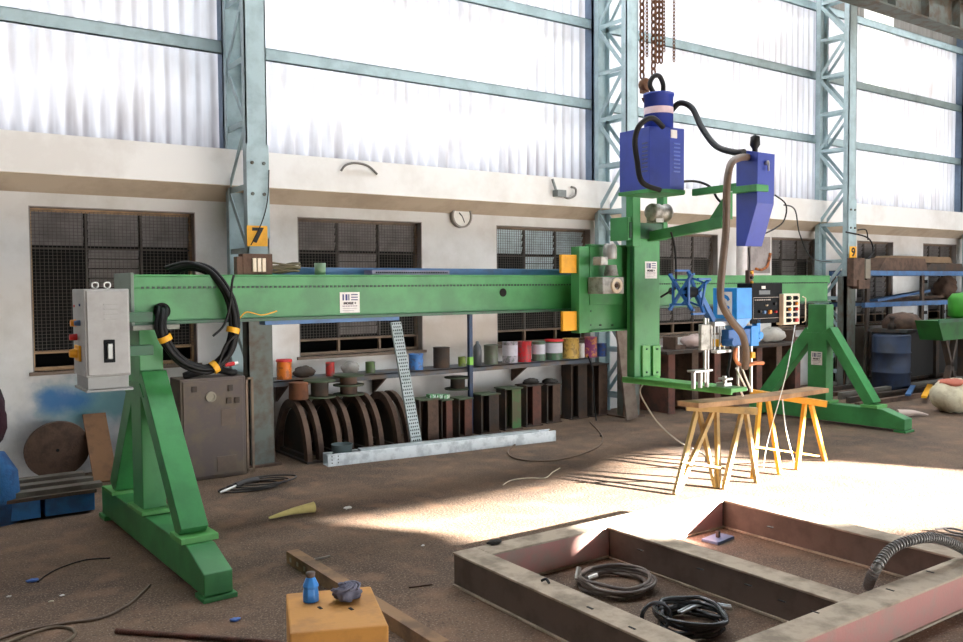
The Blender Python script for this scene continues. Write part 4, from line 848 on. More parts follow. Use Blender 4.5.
for k in range(3): tag(MB().bx(.45, 1.34-.03*k, 6.8+.17*k, 6.9+.17*k, .175, .21+.012*k).build('steel_bar', mat('grey_steel_bar', (92, 86, 76), .75, dirt=(70, 58, 48), amt=.7)), ('flat steel bar on the blue stand, nearest the camera', 'flat steel bar on the blue stand, middle one', 'flat steel bar on the blue stand, nearest the wall')[k], 'steel bar', 'flat bars on the blue stand')
# cloth and drum cut by the left edge
q = P(8, 470, 'y', 6.6)
t = lump('maroon_cloth', 'dark maroon cloth hanging at the far left edge of the frame', 'cloth', (P(-26, 430, 'y', 6.4).x, 6.6, .5), .23, MAROON, 12, (.85, .8, 1.35), wr=.14)
tag(MB().lathe((P(-4, 480, 'y', 6.9).x, 6.9, 0), [(0, 0), (.14, 0), (.15, .2), (.14, .36), (.06, .5), (0, .5)], n=20).build('blue_cover', mat('worn_blue_cloth', (42, 92, 140), .9, dirt=(40, 50, 84), amt=.7, bump=.4)), 'blue covered shape under the maroon cloth at the far left edge', 'cover')
# old electrical cabinet beside column 7
xa_, xb_ = P(182, 480, 'y', 7.35).x, P(247, 475, 'y', 7.35).x
zt = P(210, 378, 'y', 7.35).z
t = thing('electrical_cabinet', 'dark dusty electrical cabinet standing left of column 7', 'cabinet', ((xa_+xb_)/2, 7.5, 0)); w = (xb_-xa_)/2
DC = mat('dusty_purple_brown_steel', (92, 80, 76), .7, dirt=(110, 96, 74), amt=.6, scale=5)
MB().bx(-w, w, -.15, .15, 0, zt).build('body', DC, t, .006)
MB().bx(-w+.02, w-.03, -.165, -.15, .03, zt-.02).build('door', DC, t, .004)
MB().ring((-w*.1, -.18, zt-.16), (-w*.1, -.165, zt-.16), .045, .03).cyl((-w*.1, -.17, zt-.16), (-w*.1, -.165, zt-.16), .03).build('meter', mat('old_meter', (140, 130, 110), .5), t)
for (fx, fz) in ((.45, .2), (.7, .2), (.5, .09), (-.6, .08)): MB().bx(w*fx-.02, w*fx+.02, -.18, -.165, zt-fz-.03, zt-fz+.02).build('switch', RUSTD, t)
MB().bx(w*.05, w*.65, -.17, -.165, .06, .19).build('cover_plate', mat('brown_cover', (104, 88, 76), .7), t); MB().bx(w*.2, w*.65, -.17, -.165, zt-.42, zt-.28).build('cover_plate', MATS['brown_cover'], t)
a = MB(); xk = w+.015
for xx in (xk, xk+.05): a.bx(xx, xx+.02, -.12, -.1, 0, zt-.02)
a.bx(xk, xk+.07, -.12, -.1, zt-.04, zt-.02).bx(xk, xk+.07, -.12, -.1, .02, .04).build('angle_frame', FRAMEW, t)
t = thing('cable_heap', 'black heap with a red plug lying on top of the old electrical cabinet', 'cable', ((xa_+xb_)/2, 7.45, zt))
MB().tube([(-.22, 0, .02), (-.1, -.05, .05), (.05, 0, .06), (.18, -.04, .03), (.24, .05, .02)], .03).tube([(-.2, .05, .02), (0, .06, .07), (.2, .02, .03)], .028).build('heap', BLACK, t)
MB().cyl((.12, -.06, .1), (.2, -.07, .11), .018).build('red_plug', RED, t); MB().cyl((.2, -.07, .11), (.23, -.07, .113), .014).build('white_cap', WHITE, t)
# cable and torch on the floor in front of it
def floorcable(name, pts, r, m, label, cat='cable', close=False):
    b = MB(); b.tube([P(u, v, 'z', r) for u, v in pts], r, n=7, close=close); return tag(b.build(name, m), label, cat)
q = P(250, 488, 'z', 0); t = thing('welding_torch_lead', 'tangled dark torch lead with a bright handle on the floor in front of the cabinet', 'cable', (q.x, q.y, 0)); rnd = random.Random(5)
b = MB()
for k in range(4):
    pts = [(.22*cos(2*pi*i/8+k)*(1+.2*rnd.random())+.05*k, .13*sin(2*pi*i/8+k)*(1+.3*rnd.random()), .01+.012*k) for i in range(8)]; b.tube(pts, .007, n=6, close=True)
b.tube([(-.12, -.02, .04), (-.02, .0, .06), (.08, .03, .05)], .025); b.build('lead', mat('dark_grey_lead', (58, 54, 52), .6), t)
MB().tube([(-.27, -.07, .015), (-.2, -.06, .03), (-.12, -.02, .04)], .012).build('bright_handle', CHROME, t)
# pale yellow cone of cloth, small scraps
a, c = P(269, 516, 'z', .03), P(314, 507, 'z', .04)
tag(MB().tube([a-V((0, 0, .015)), (a+c)/2+V((0, 0, 0)), c], .03, rad=lambda k: .008+.032*k, n=9).build('glove', mat('pale_yellow_leather', (214, 200, 130), .85, dirt=(170, 150, 96), amt=.6, bump=.3)), 'pale yellow leather glove lying flat on the open floor', 'glove')
bl = mat('blue_wrapper', (66, 110, 190), .4)
for i, (u, v, m_, lb, sz) in enumerate(((33, 582, bl, 'small blue wrapper on the floor at the lower left', .02), (235, 621, bl, 'tiny blue wrapper on the floor left of the yellow box', .016), (348, 509, WHITE, 'small white scrap on the floor right of the glove', .02), (62, 596, WHITE, 'tiny white chip on the floor right of the blue wrapper', .008), (9, 597, WHITE, 'tiny white chip near the lower left corner', .008), (51, 602, CREAM, 'tiny cream chip near the lower left', .008), (423, 546, WHITE, 'tiny white chip left of the big steel frame', .008))):
    q = P(u, v, 'z', 0); lump('floor_scrap', lb, 'scrap', (q.x, q.y, 0), sz, m_, i, (1.6, 1, .5))
tag(MB().beam(P(312, 560, 'z', .006), P(330, 556, 'z', .006), .012, .008).build('metal_offcut', CHROME), 'short bright metal offcut beside the rusty angle bar', 'offcut')
tag(MB().beam(P(409, 587, 'z', .004), P(432, 584, 'z', .004), .02, .006).build('metal_offcut', RUST), 'thin dark offcut on the floor between yellow box and steel frame', 'offcut')
floorcable('floor_cable', [(110, 558), (85, 560), (60, 568), (45, 576), (38, 582)], .004, BLACK, 'thin black cable curving across the floor behind the green foot')
floorcable('floor_cable', [(150, 585), (143, 592), (128, 605), (100, 618), (60, 624), (20, 632), (-8, 642)], .007, BROWNH, 'thin brown cable sweeping along the floor to the lower left corner')
floorcable('floor_cable', [(-4, 648), (28, 634), (55, 627), (72, 629), (74, 636), (60, 645)], .008, mat('tan_hose', (120, 104, 84), .6), 'tan hose loop at the bottom left edge')
floorcable('floor_cable', [(497, 390), (492, 405), (500, 425), (602, 431), (603, 440), (597, 447), (575, 457), (545, 461), (518, 459), (508, 453), (512, 447), (527, 439)], .008, mat('brown_floor_hose', (112, 92, 74), .6), 'brown hose curling over the floor right of the galvanised channel') if False else None
floorcable('floor_cable', [(590, 422), (601, 434), (602, 442), (594, 449), (572, 457), (545, 461), (518, 459), (508, 453), (513, 446), (528, 438)], .009, mat('brown_floor_hose', (112, 92, 74), .6), 'brown hose curling over the floor right of the galvanised channel')
b = MB(); b.tube([P(588, 356, 'y', 7.86), P(593, 372, 'y', 7.8), P(594, 400, 'y', 7.7), P(597, 425, 'y', 7.6), P(601, 436, 'z', .01)], .009, n=7); tag(b.build('hanging_hose', BLACK), 'black hose hanging from the shelf end down to the floor', 'hose')
floorcable('floor_cable', [(503, 485), (512, 480), (530, 478), (545, 478), (553, 472), (560, 468)], .005, CREAM, 'short pale wire on the floor above the sunlit patch')
b = MB(); b.tube([P(648, 378, 'y', 5.3), P(640, 390, 'y', 5.3), P(646, 405, 'y', 5.4), P(660, 425, 'y', 5.45), P(680, 442, 'y', 5.4), P(700, 452, 'z', .01), P(712, 462, 'z', .01)], .007, n=7); tag(b.build('platform_cable', mat('grey_cable', (120, 116, 108), .5)), 'grey cable drooping from the green platform to the floor', 'cable')
# threaded rod at the bottom
a, c = P(116, 631, 'z', .012), P(280, 643, 'z', .012); b = MB(); d = (c-a); b.cyl(a, c, .009, n=8); n_ = 60
for i in range(n_): p_ = a+d*(i/n_); b.cyl(p_, p_+d*.4/n_, .013, n=8)
tag(b.build('threaded_rod', RUSTR), 'long red-brown threaded rod lying along the bottom edge', 'threaded rod')
# ------------------------------------------------------------------ yellow box with bottle and rag, angle bar
zt = .38
cs = [P(u, v, 'z', zt) for u, v in ((285.9, 593.3), (371, 585.8), (388.7, 625), (289.6, 633.5))]
t = thing('yellow_box', 'ochre-yellow box standing on the floor at the bottom of the picture', 'box', ((cs[0].x+cs[2].x)/2, (cs[0].y+cs[2].y)/2, 0)); o0 = t.location
vs = [V((p_.x-o0.x, p_.y-o0.y, 0)) for p_ in cs]+[V((p_.x-o0.x, p_.y-o0.y, zt)) for p_ in cs]
MB().add(vs, [(0, 1, 2, 3), (4, 7, 6, 5), (0, 4, 5, 1), (1, 5, 6, 2), (2, 6, 7, 3), (3, 7, 4, 0)]).build('box_body', OCHRE, t, .008)
for (u, v) in ((320, 608), (351, 609)): q = P(u, v, 'z', zt); MB().bx(q.x-o0.x-.006, q.x-o0.x+.006, q.y-o0.y-.014, q.y-o0.y+.014, zt-.002, zt+.002).build('slot', DARKW, t)
q = P(311, 601, 'z', zt); t = thing('spray_bottle', 'small bright blue plastic bottle with a brown cap standing on the yellow box', 'bottle', (q.x, q.y, zt))
MB().lathe((0, 0, 0), [(0, 0), (.031, 0), (.034, .006), (.034, .03), (.030, .055), (.034, .065), (.020, .095), (.017, .1), (0, .1)], n=8, smooth=False).build('bottle_body', BOTB, t, .003)
MB().lathe((0, 0, 0), [(0, .1), (.018, .1), (.019, .118), (0, .12)], n=14).build('cap', mat('brown_cap', (92, 78, 70), .5), t)
q = P(348, 600, 'z', zt); t = thing('rag_ball', 'crumpled blue-grey rag ball lying on the yellow box', 'rag', (q.x, q.y, zt)); rnd = random.Random(8)
o = lump('rag_core', '', '', (0, 0, 0), .042, RAG, 3, (1.35, 1.1, .72), wr=.35); del o['label']; del o['category']; o.parent = t; o.location = (0, 0, 0)
b = MB()
for k in range(26):
    pts = []; t0 = rnd.uniform(0, 6); ph_ = rnd.uniform(.2, 1.4)
    for i in range(5): aa = t0+i*.5; r_ = .052*(1+.15*rnd.random()); pts.append((r_*1.25*cos(aa)*cos(ph_+.2*i), r_*1.05*sin(aa)*cos(ph_+.2*i), .034+r_*.62*sin(ph_+.2*i)))
    b.tube(pts, rnd.uniform(.003, .006), n=5, sub=4)
b.build('loose_strands', RAG, t)
a, c = P(287, 551, 'z', .07), P(436, 644, 'z', .07); d = V((c.x-a.x, c.y-a.y, 0)); rz = math.atan2(d.y, d.x); Lb = d.length
t = thing('angle_bar', 'long rusty steel angle bar lying behind the yellow box', 'steel bar', (a.x, a.y, 0), rz)
sg = -1
MB().bx(0, Lb, -.004, .0, 0, .07).bx(0, Lb, 0, .07, .064, .07).build('angle_section', mat('tan_rusty_steel', (148, 116, 84), .8, dirt=(92, 74, 60), amt=.7, scale=6, bump=.2), t)
b = MB()
for k in range(3): b.bx(.05+.1*k, .075+.1*k, -.006, -.004, .02, .045)
b.build('slot_holes', mat('pale_hole', (170, 160, 140), .8), t)
# ------------------------------------------------------------------ big steel frame with hoses inside
X0, X1, XM, YA, YB, HF, WF = 2.545, 4.79, 3.64, 3.90, 2.07, .19, .155
t = thing('welded_steel_base', 'large rectangular frame of welded steel channels lying on the floor at the lower right', 'steel frame', ((X0+X1)/2, (YA+YB)/2, 0)); ox, oy = (X0+X1)/2, (YA+YB)/2
DUST = mat('dusty_primer_flange', (176, 160, 140), .85, dirt=(120, 108, 92), amt=.8, scale=5, bump=.2)
def member(x0, x1, y0, y1, nm='channel_member'):
    along = 'x' if (x1-x0) > (y1-y0) else 'y'
    fl = MB().bx(x0-ox, x1-ox, y0-oy, y1-oy, HF-.012, HF).bx(x0-ox, x1-ox, y0-oy, y1-oy, 0, .012).build(nm, DUST, t, .003)
    w_ = MB(); rc = .012
    if along == 'x': w_.bx(x0-ox, x1-ox, y0+rc-oy, y1-rc-oy, .012, HF-.012)
    else: w_.bx(x0+rc-ox, x1-rc-ox, y0-oy, y1-oy, .012, HF-.012)
    w_.build('web', PINK if along == 'x' else mat('brown_primer_web', (100, 84, 74), .8, dirt=(76, 64, 56), amt=.7), fl)
member(X0+WF, X1-WF, YA-WF, YA); member(X0+WF, X1-WF, YB, YB+WF)
member(X0, X0+WF, YB, YA); member(XM-WF/2, XM+WF/2, YB+WF, YA-WF); member(X1-WF, X1, YB, YA)
def tick(u, v, l=.03): q = P(u, v, 'z', HF); return q
for (u, v) in ((590, 608), (632, 628), (640, 550), (700, 569), (748, 585), (782, 601), (815, 612), (700, 508), (770, 527), (890, 590), (930, 572)):
    q = P(u, v, 'z', HF); MB().bx(q.x-ox-.006, q.x-ox+.006, q.y-oy-.02, q.y-oy+.02, HF-.001, HF+.0015).build('slot', DARKW, t)
tag(MB().tube([P(541, 581, 'z', HF+.01), P(546, 579, 'z', HF+.02), P(549, 583, 'z', HF+.01)], .007).build('steel_nut', BLACK), 'small dark nut lying on the left member of the steel frame', 'nut')
lump('rag_scrap', 'small dark rag on the upper left corner of the steel frame', 'rag', tuple(P(495, 544, 'z', HF)), .03, MATS['oily_rag'], 9, (1.6, .8, .4))
def coil(name, label, u, v, R, n, r, m, seed, zr=.05, ex=1.0, tails=True):
    rnd = random.Random(seed); q = P(u, v, 'z', 0); t = thing(name, label, 'hose coil', (q.x, q.y, 0)); b = MB()
    for k in range(n):
        rr = R*(1-.12*rnd.random()); pts = [(rr*cos(2*pi*i/12+k)*ex+rnd.uniform(-.02, .02), rr*sin(2*pi*i/12+k)+rnd.uniform(-.02, .02), r+zr*k/n+.008*sin(4*pi*i/12+k)) for i in range(12)]
        b.tube(pts, r, n=8, close=True)
    b.build('hose_loops', m, t); return t
t1 = coil('hose_coil', 'coil of grey-brown welding hose lying inside the left bay of the steel frame', 614, 587, .20, 6, .010, mat('dusty_black_hose', (112, 100, 92), .4, dirt=(70, 62, 58), amt=.6), 2, .06)
MB().cyl((-.18, .1, .05), (-.14, .13, .1), .014).cyl((-.1, .1, .04), (-.04, .09, .05), .012).build('brass_fitting', CHROME, t1)
t2 = coil('hose_coil', 'tangle of shiny black hoses in the near corner of the left frame bay', 690, 628, .17, 6, .011, mat('shiny_black_hose', (44, 46, 48), .2, dirt=(90, 94, 96), amt=.4), 6, .09)
MB().tube([(.05+.0, .1, .03), (.16, .06, .06), (.28, -.02, .04)], .008).tube([(.05, .12, .03), (.17, .08, .06), (.3, 0, .04)], .008).build('grey_tails', GALV, t2)
# standing hose ring
q = P(656, 617, 'z', .09); b = MB(); pts = [V((q.x, q.y, .09))+V((.07*cos(2*pi*i/14)*.9, -.03*cos(2*pi*i/14), .068*sin(2*pi*i/14))) for i in range(14)]
b.tube(pts, .010, close=True); tag(b.build('hose_ring', MATS['shiny_black_hose']), 'single shiny black hose ring standing up beside the tangle', 'hose')
# blue-grey plate in right bay
a = P(718, 540, 'z', 0); t = thing('lifting_plate', 'blue-grey steel plate with a small lug in the right bay of the steel frame', 'steel plate', (a.x, a.y, 0), .15)
MB().bx(-.1, .1, -.06, .06, 0, .018).build('plate', mat('blue_grey_plate', (96, 112, 146), .5), t, .003); MB().bx(-.012, .012, -.01, .01, .018, .06).build('lug', RUSTD, t)
# flexible conduit
b = MB(); pts = [P(868, 586, 'z', .02), P(874, 572, 'y', 2.30), P(890, 550, 'y', 2.28), P(912, 540, 'y', 2.25), P(935, 538, 'y', 2.22), P(957, 546, 'y', 2.2), P(985, 562, 'y', 2.2)]
pp = []
for i in range(len(pts)-1):
    p0, p1, p2, p3 = pts[max(i-1, 0)], pts[i], pts[i+1], pts[min(i+2, len(pts)-1)]
    for k in range(40): t_ = k/40; pp.append(.5*((2*p1)+(-p0+p2)*t_+(2*p0-5*p1+4*p2-p3)*t_*t_+(-p0+3*p1-3*p2+p3)*t_**3))
b.tube(pp, .02, sub=1, n=12, rad=None); 
n0 = len(pp); b2 = MB(); vs = []; 
fine = []
for i in range(n0-1):
    for k in range(4): fine.append(pp[i].lerp(pp[i+1], k/4))
b2.tube(pp, .019, sub=1, n=12)
acc = 0
for i in range(n0-1):
    acc += (pp[i+1]-pp[i]).length
    if acc > .017: acc = 0; d_ = (pp[i+1]-pp[i]).normalized(); b2.cyl(pp[i]-d_*.004, pp[i]+d_*.004, .027, n=14)
tag(b2.build('flexible_conduit', mat('grey_ribbed_conduit', (120, 118, 114), .45, .2, dirt=(76, 74, 72), amt=.5)), 'ribbed grey flexible conduit arching over the right side of the steel frame', 'conduit')
b = MB(); rnd = random.Random(4)
for k in range(6): b.tube([P(935+3*k, 530+rnd.uniform(-3, 5), 'z', .02), P(955, 531+rnd.uniform(-3, 6), 'z', .03), P(985, 537+rnd.uniform(-3, 6), 'z', .02)], .007, n=6)
tag(b.build('cable_bunch', mat('mid_grey_lead', (96, 92, 90), .4)), 'bunch of grey cables on the floor beyond the conduit at the right edge', 'cable')
# ------------------------------------------------------------------ trestles and plank
def trestle(label, topA, topB, legs, m, rungs):
    org = (topA+topB)/2; t = thing('trestle', label, 'trestle', (org.x, org.y, 0), 0, 'yellow trestles under the plank'); o0 = V((org.x, org.y, 0))
    MB().beam(topA-o0, topB-o0, .065, .055).build('top_beam', m, t, .003)
    q = topB-o0; d = (topB-topA).normalized(); MB().beam(q-d*.001, q+d*.002, .05, .04).build('hollow_end', RUSTR, t)
    for (tp, ft) in legs: MB().beam(tp-o0, ft-o0, .035, .035, side=(1, 0, 0)).build('leg', m, t, .002)
    for (p_, q_) in rungs: MB().beam(p_-o0, q_-o0, .014, .014).build('rung', m, t)
T1m = mat('faded_ochre_paint', (172, 146, 94), .6, dirt=(112, 98, 76), amt=.6, scale=7); T2m = mat('trestle_yellow', (212, 158, 52), .55, dirt=(180, 130, 46), amt=.5, scale=7)
def G(u, v): return P(u, v, 'z', 0.0)
a, c = P(686, 407, 'y', 4.85), P(757, 411, 'y', 4.45)
def ontop(a, c, u):  # point of the beam underside seen in column u
    lo, hi = 0., 1.
    from_ = lambda k: a.lerp(c, k)
    best = min((abs((481.5+FOC*((from_(k/60)-O).dot(RR))/((from_(k/60)-O).dot(_F)))-u), k) for k in range(61)); p_ = from_(best[1]/60); return p_-V((0, 0, .03))
L1 = [((696, 0), (675, 495)), ((699, 0), (716, 488)), ((713, 0), (678, 491)), ((717, 0), (718.7, 488)), ((742, 0), (723.8, 489.5)), ((746, 0), (757, 483))]
trestle('faded ochre trestle carrying the left end of the plank', a, c, [(ontop(a, c, x_[0]), G(*y_)) for x_, y_ in L1], T1m, [(P(682, 462, 'y', 4.62), P(724, 468, 'y', 4.52))])
a, c = P(750, 392, 'y', 5.0), P(827, 404, 'y', 4.45)
L2 = [((760, 0), (753, 479)), ((767, 0), (780, 475)), ((805, 0), (797, 470)), ((811, 0), (825, 461))]
trestle('bright yellow trestle carrying the right end of the plank', a, c, [(ontop(a, c, x_[0]), G(*y_)) for x_, y_ in L2], T2m, [(P(757, 447, 'y', 4.62), P(819, 456, 'y', 4.58))])
a, c = P(688, 404.5, 'y', 4.62), P(819, 389.5, 'y', 4.72)
d = (c-a).normalized(); b = MB(); n_ = 14; vs = []
for i in range(n_+1):
    p_ = a.lerp(c, i/n_)-V((0, 0, .012*sin(pi*i/n_))); wv = .10 if i < 9 else .095
    for (dy, dz) in ((-wv, -.02), (wv, -.02), (wv, .02), (-wv, .02)): vs.append(p_+V((dy*-.1, dy, dz)))
b.add(vs, [(i*4+k, i*4+(k+1) % 4, i*4+4+(k+1) % 4, i*4+4+k) for i in range(n_) for k in range(4)]+[(3, 2, 1, 0), (n_*4, n_*4+1, n_*4+2, n_*4+3)])
tag(b.build('plank', WOOD, None), 'worn wooden plank laid across the two trestles', 'plank')
# hanging wires by the torch
b = MB(); b.tube([P(795, 325, 'y', 4.2), P(786, 375, 'y', 4.25), P(768, 440, 'y', 4.5), P(763, 470, 'y', 4.6)], .004, n=5); b.tube([P(782, 395, 'y', 4.6), P(786, 430, 'y', 4.55), P(794, 462, 'y', 4.55)], .006, n=5)
tag(b.build('hanging_wire', GALV), 'thin pale wires trailing down from the pendant to the floor', 'wire')
# ================================================================== BACK RIGHT
# cluttered bench behind the welding head
zb_ = .80; xa_, xb_ = P(664, 352, 'y', 7.5).x, P(800, 352, 'y', 7.5).x
t = thing('work_bench', 'long dark steel bench loaded with scrap behind the welding head', 'bench', ((xa_+xb_)/2, 7.75, 0)); w = (xb_-xa_)/2
MB().bx(-w, w, -.3, .3, zb_-.04, zb_).build('bench_top', RUSTD, t)
for k in range(7): xx = -w+.05+k*(2*w-.2)/6; MB().bx(xx, xx+.12, -.28, -.26, 0, zb_-.04).bx(xx+.055, xx+.065, -.26, .26, 0, zb_-.04).bx(xx, xx+.12, .26, .28, 0, zb_-.04).build('leg', RUST if k % 2 else RUSTR, t)
rnd = random.Random(11)
for i, (u, wd, hh, m_, lb, nm, ct) in enumerate(((675, .2, .16, RUST, 'brown steel offcut block at the left end of the far bench', 'scrap_block', 'scrap'), (694, .42, .15, mat('pinkish_sack', (190, 168, 160), .9), 'pinkish sack lying on the far bench left of the torch', 'sack', 'sack'), (716, .14, .1, YELLOW, 'small yellow block on the far bench', 'scrap_block', 'scrap'), (735, .3, .12, RUSTD, 'dark steel block on the far bench behind the torch', 'scrap_block', 'scrap'), (772, .5, .2, mat('pale_cloth', (180, 174, 164), .9), 'pale cloth bundle on the far bench below the control box', 'cloth', 'cloth'), (792, .2, .16, RUST, 'rusty block at the right end of the far bench', 'scrap_block', 'scrap'))):
    x = P(u, 350, 'y', 7.7).x
    if nm in ('sack', 'cloth'): lump(nm, lb, ct, (x, 7.7, zb_), wd/2, m_, i, (1, .5, .4))
    else: tag(MB().bx(x-wd/2, x+wd/2, 7.6, 7.82, zb_, zb_+hh*.35).bx(x-wd/2, x-wd*.3, 7.6, 7.82, zb_+hh*.35, zb_+hh).build(nm, m_), lb, ct)
# window-side electrical board and items
a, c = P(753, 273, 'y', 8.2), P(772.5, 237, 'y', 8.2)
t = thing('electrical_board', 'grey electrical board with coloured wires on the wall left of column 9', 'electrical board', ((a.x+c.x)/2, 8.28, a.z)); w = (c.x-a.x)/2; hh = c.z-a.z
MB().bx(-w, w, -.04, .03, 0, hh).build('board', mat('speckled_grey_board', (160, 150, 146), .6, dirt=(120, 112, 110), amt=.6), t)
MB().tube([(-w*.6, -.06, hh*.12), (0, -.06, .05), (w*.6, -.06, hh*.2), (w*.9, -.06, hh*.55)], .02, n=6).build('coloured_wires', mat('orange_red_wires', (196, 110, 50), .5, dirt=(90, 60, 40), amt=.9, scale=20), t)
a = P(741.5, 272, 'y', 8.1); tag(MB().cyl((a.x, 8.1, a.z-.3), (a.x, 8.1, P(741, 245, 'y', 8.1).z), .075, n=18).cyl((a.x, 8.1, .8), (a.x, 8.1, a.z-.3), .04).build('white_pipe', mat('white_pvc', (226, 218, 214), .5)), 'thick white pipe standing at the wall behind the brown conduit', 'pipe')
# rack at the right with blue rails
YR = 7.5; xr0, xr1 = 12.6, 19.2
t = thing('storage_rack', 'long rack with two steel-blue rails full of steel offcuts at the right', 'rack', (15.5, YR, 0))
for z_, n_ in ((1.80, 0), (1.30, 1)): MB().bx(xr0-15.5, xr1-15.5, -.03, .03, z_-.04, z_+.04).bx(xr0-15.5, xr1-15.5, .55, .6, z_-.04, z_+.04).build('rail', SBLUE, t, .003)
for z_ in (1.84, 1.34): MB().bx(xr0-15.5, xr1-15.5, -.03, .6, z_-.005, z_+.005).build('deck', RUSTD, t)
for x_ in (12.7, 14.35, 16.2, 18.2): MB().bx(x_-15.54, x_-15.46, -.02, .02, 0, 1.8).bx(x_-15.54, x_-15.46, .56, .6, 0, 1.8).build('upright', RUSTD, t)
for (u0, u1, v0, v1, m_, lb, y) in ((879, 925, 274, 262, RUST, 'brown folded steel sheet on the top deck of the right rack', 7.6), (884, 950, 262, 257, mat('tan_sheet', (130, 106, 80), .8), 'long tan sheet lying over the folded sheet on the right rack', 7.75), (925, 962, 272, 265, RUSTD, 'stack of brown strips on the top deck of the right rack', 7.65)):
    A, B = P(u0, v0, 'y', y), P(u1, v1, 'y', y); z0_ = max(A.z, 1.846) if y < 7.7 else 1.846+.14; hh = max(.05, B.z-A.z)
    tag(MB().prism([(A.x, z0_), (B.x+.1, z0_), (B.x, z0_+hh), (A.x+.2, z0_+hh)], 'y', y, y+.25).build('steel_sheet', m_), lb, 'steel sheet', 'sheets on the top deck of the rack')
A, B = P(875, 300, 'y', 7.6), P(932, 294, 'y', 7.6)
tag(MB().beam((A.x, 7.62, 1.36), (B.x, 7.7, 1.50), .14, .04).build('blue_bar', SBLUE), 'blue-grey bar lying slanted on the lower deck of the right rack', 'steel bar')
tag(MB().beam((A.x+.6, 7.8, 1.37), (B.x+1.2, 7.85, 1.39), .14, .05).build('brown_bar', RUST), 'brown bar lying on the lower deck of the right rack', 'steel bar')
lump('rust_heap', 'rusty brown heap of scrap on the lower deck near the right edge', 'scrap', (P(951, 300, 'y', 7.7).x, 7.8, 1.346), .24, RUST, 21, (1, .7, .8))
# white perforated uprights near rack
for u, lb in ((925, 'perforated white strip standing behind the rack, left one'), (943, 'perforated white strip standing behind the rack, right one')):
    A = P(u, 320, 'y', 8.2); b = MB()
    b.m = 0; b.bx(A.x-.1, A.x+.1, 8.2, 8.21, 0, 2.0); b.m = 1
    for k in range(9): b.bx(A.x-.07, A.x+.07, 8.196, 8.2, .3+k*.19, .36+k*.19)
    tag(b.build('perforated_strip', [GALV, DARKW]), lb, 'perforated strip')
# brown switch boxes on column 9
t = thing('switch_box', 'rusty brown switch box with a grey cover on column 9', 'switch box', (P(862, 270, 'y', 7.5).x, 7.52, P(860, 285, 'y', 7.5).z))
MB().bx(-.28, .02, -.05, .06, -.02, .42).bx(-.18, .12, -.08, .04, -.06, .08).build('housing', RUST, t, .004); MB().bx(.02, .16, -.07, .04, .1, .4).build('cover', mat('grey_brown_cover', (130, 122, 108), .6), t, .004)
# lower bench, blue panel, hopper bin
zb_ = .93; xa_, xb_ = 12.7, 18.5
t = thing('work_bench', 'dark long bench with clutter under the rack at the right', 'bench', (15.6, 7.2, 0))
MB().bx(xa_-15.6, xb_-15.6, -.35, .3, zb_-.05, zb_).build('bench_top', mat('dark_bench_top', (64, 66, 66), .6, dirt=(90, 70, 50), amt=.6), t)
for x_ in (12.8, 14.6, 16.4, 18.3): MB().bx(x_-15.65, x_-15.55, -.3, -.2, 0, zb_-.05).bx(x_-15.65, x_-15.55, .15, .25, 0, zb_-.05).build('leg', RUSTD, t)
MB().bx(xa_-15.6, xb_-15.6, .2, .22, .1, zb_-.05).build('shade_back_sheet', mat('deep_shade_sheet', (34, 32, 30), .8), t)  # back sheet coloured near black to stand in for shade under the rack
tag(MB().lathe((max(13.1, P(870, 335, 'y', 7.1).x), 7.15, zb_), [(.28, 0), (.3, .1), (.2, .22), (0, .26)], n=18).build('brown_cover', RUST), 'rounded rusty cover on the bench under the rack', 'cover')
for i, (u, r_, hh, lb) in enumerate(((893, .06, .2, 'small dark post vice on the right bench'), (903, .1, .12, 'dark gear wheel on the right bench'), (912, .05, .24, 'dark pump on the right bench beside the rack upright'))):
    x = P(u, 335, 'y', 7.1).x; tag(MB().lathe((x, 7.12, zb_), [(0, 0), (r_, 0), (r_, hh*.4), (r_*.5, hh*.45), (r_*.5, hh*.8), (r_*.8, hh*.85), (r_*.7, hh), (0, hh)], n=14).build('machine_part', RUSTD), lb, 'machine part')
a, c = P(893, 385, 'y', 6.85), P(915, 345, 'y', 6.85)
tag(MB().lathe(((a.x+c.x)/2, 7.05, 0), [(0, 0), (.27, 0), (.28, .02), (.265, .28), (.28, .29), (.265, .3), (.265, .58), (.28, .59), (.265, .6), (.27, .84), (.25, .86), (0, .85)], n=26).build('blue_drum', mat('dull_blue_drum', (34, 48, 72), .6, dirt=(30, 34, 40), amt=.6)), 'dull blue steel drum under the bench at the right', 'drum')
# green skip
a = P(925, 341, 'y', 6.2); zt_, zb2_ = P(925, 322, 'y', 6.2).z, P(925, 341, 'y', 6.2).z
t = thing('green_skip', 'dark green sloping-sided skip on rusty legs at the right edge', 'skip', (a.x+1.25, 6.36, 0))
MB().prism([(-.85, zt_), (.9, zt_), (.75, zb2_-.02), (-.7, zb2_-.02)], 'y', -.14, .2).build('skip_body', mat('skip_green', (26, 92, 34), .6, dirt=(24, 62, 30), amt=.6), t)
for xx in (-.6, .6):
    MB().beam((xx, -.1, 0), (xx*.5, -.1, zb2_-.02), .08, .05, side=(0, 1, 0)).beam((xx*.4, -.1, 0), (xx, -.1, zb2_-.02), .08, .05, side=(0, 1, 0)).build('leg', RUSTD, t)
MB().bx(-.86, .91, -.16, -.14, zt_-.03, zt_+.02).build('rim', DGREEN, t)
q = P(963, 312, 'y', 6.4); tag(MB().lathe((q.x+.12, 6.4, zt_+.0), [(0, 0), (.2, 0), (.26, .05), (.26, .3), (.2, .38), (0, .4)], n=18).build('green_casing', mat('vivid_green', (64, 150, 44), .5)), 'vivid green rounded casing standing on the skip at the right edge', 'casing')
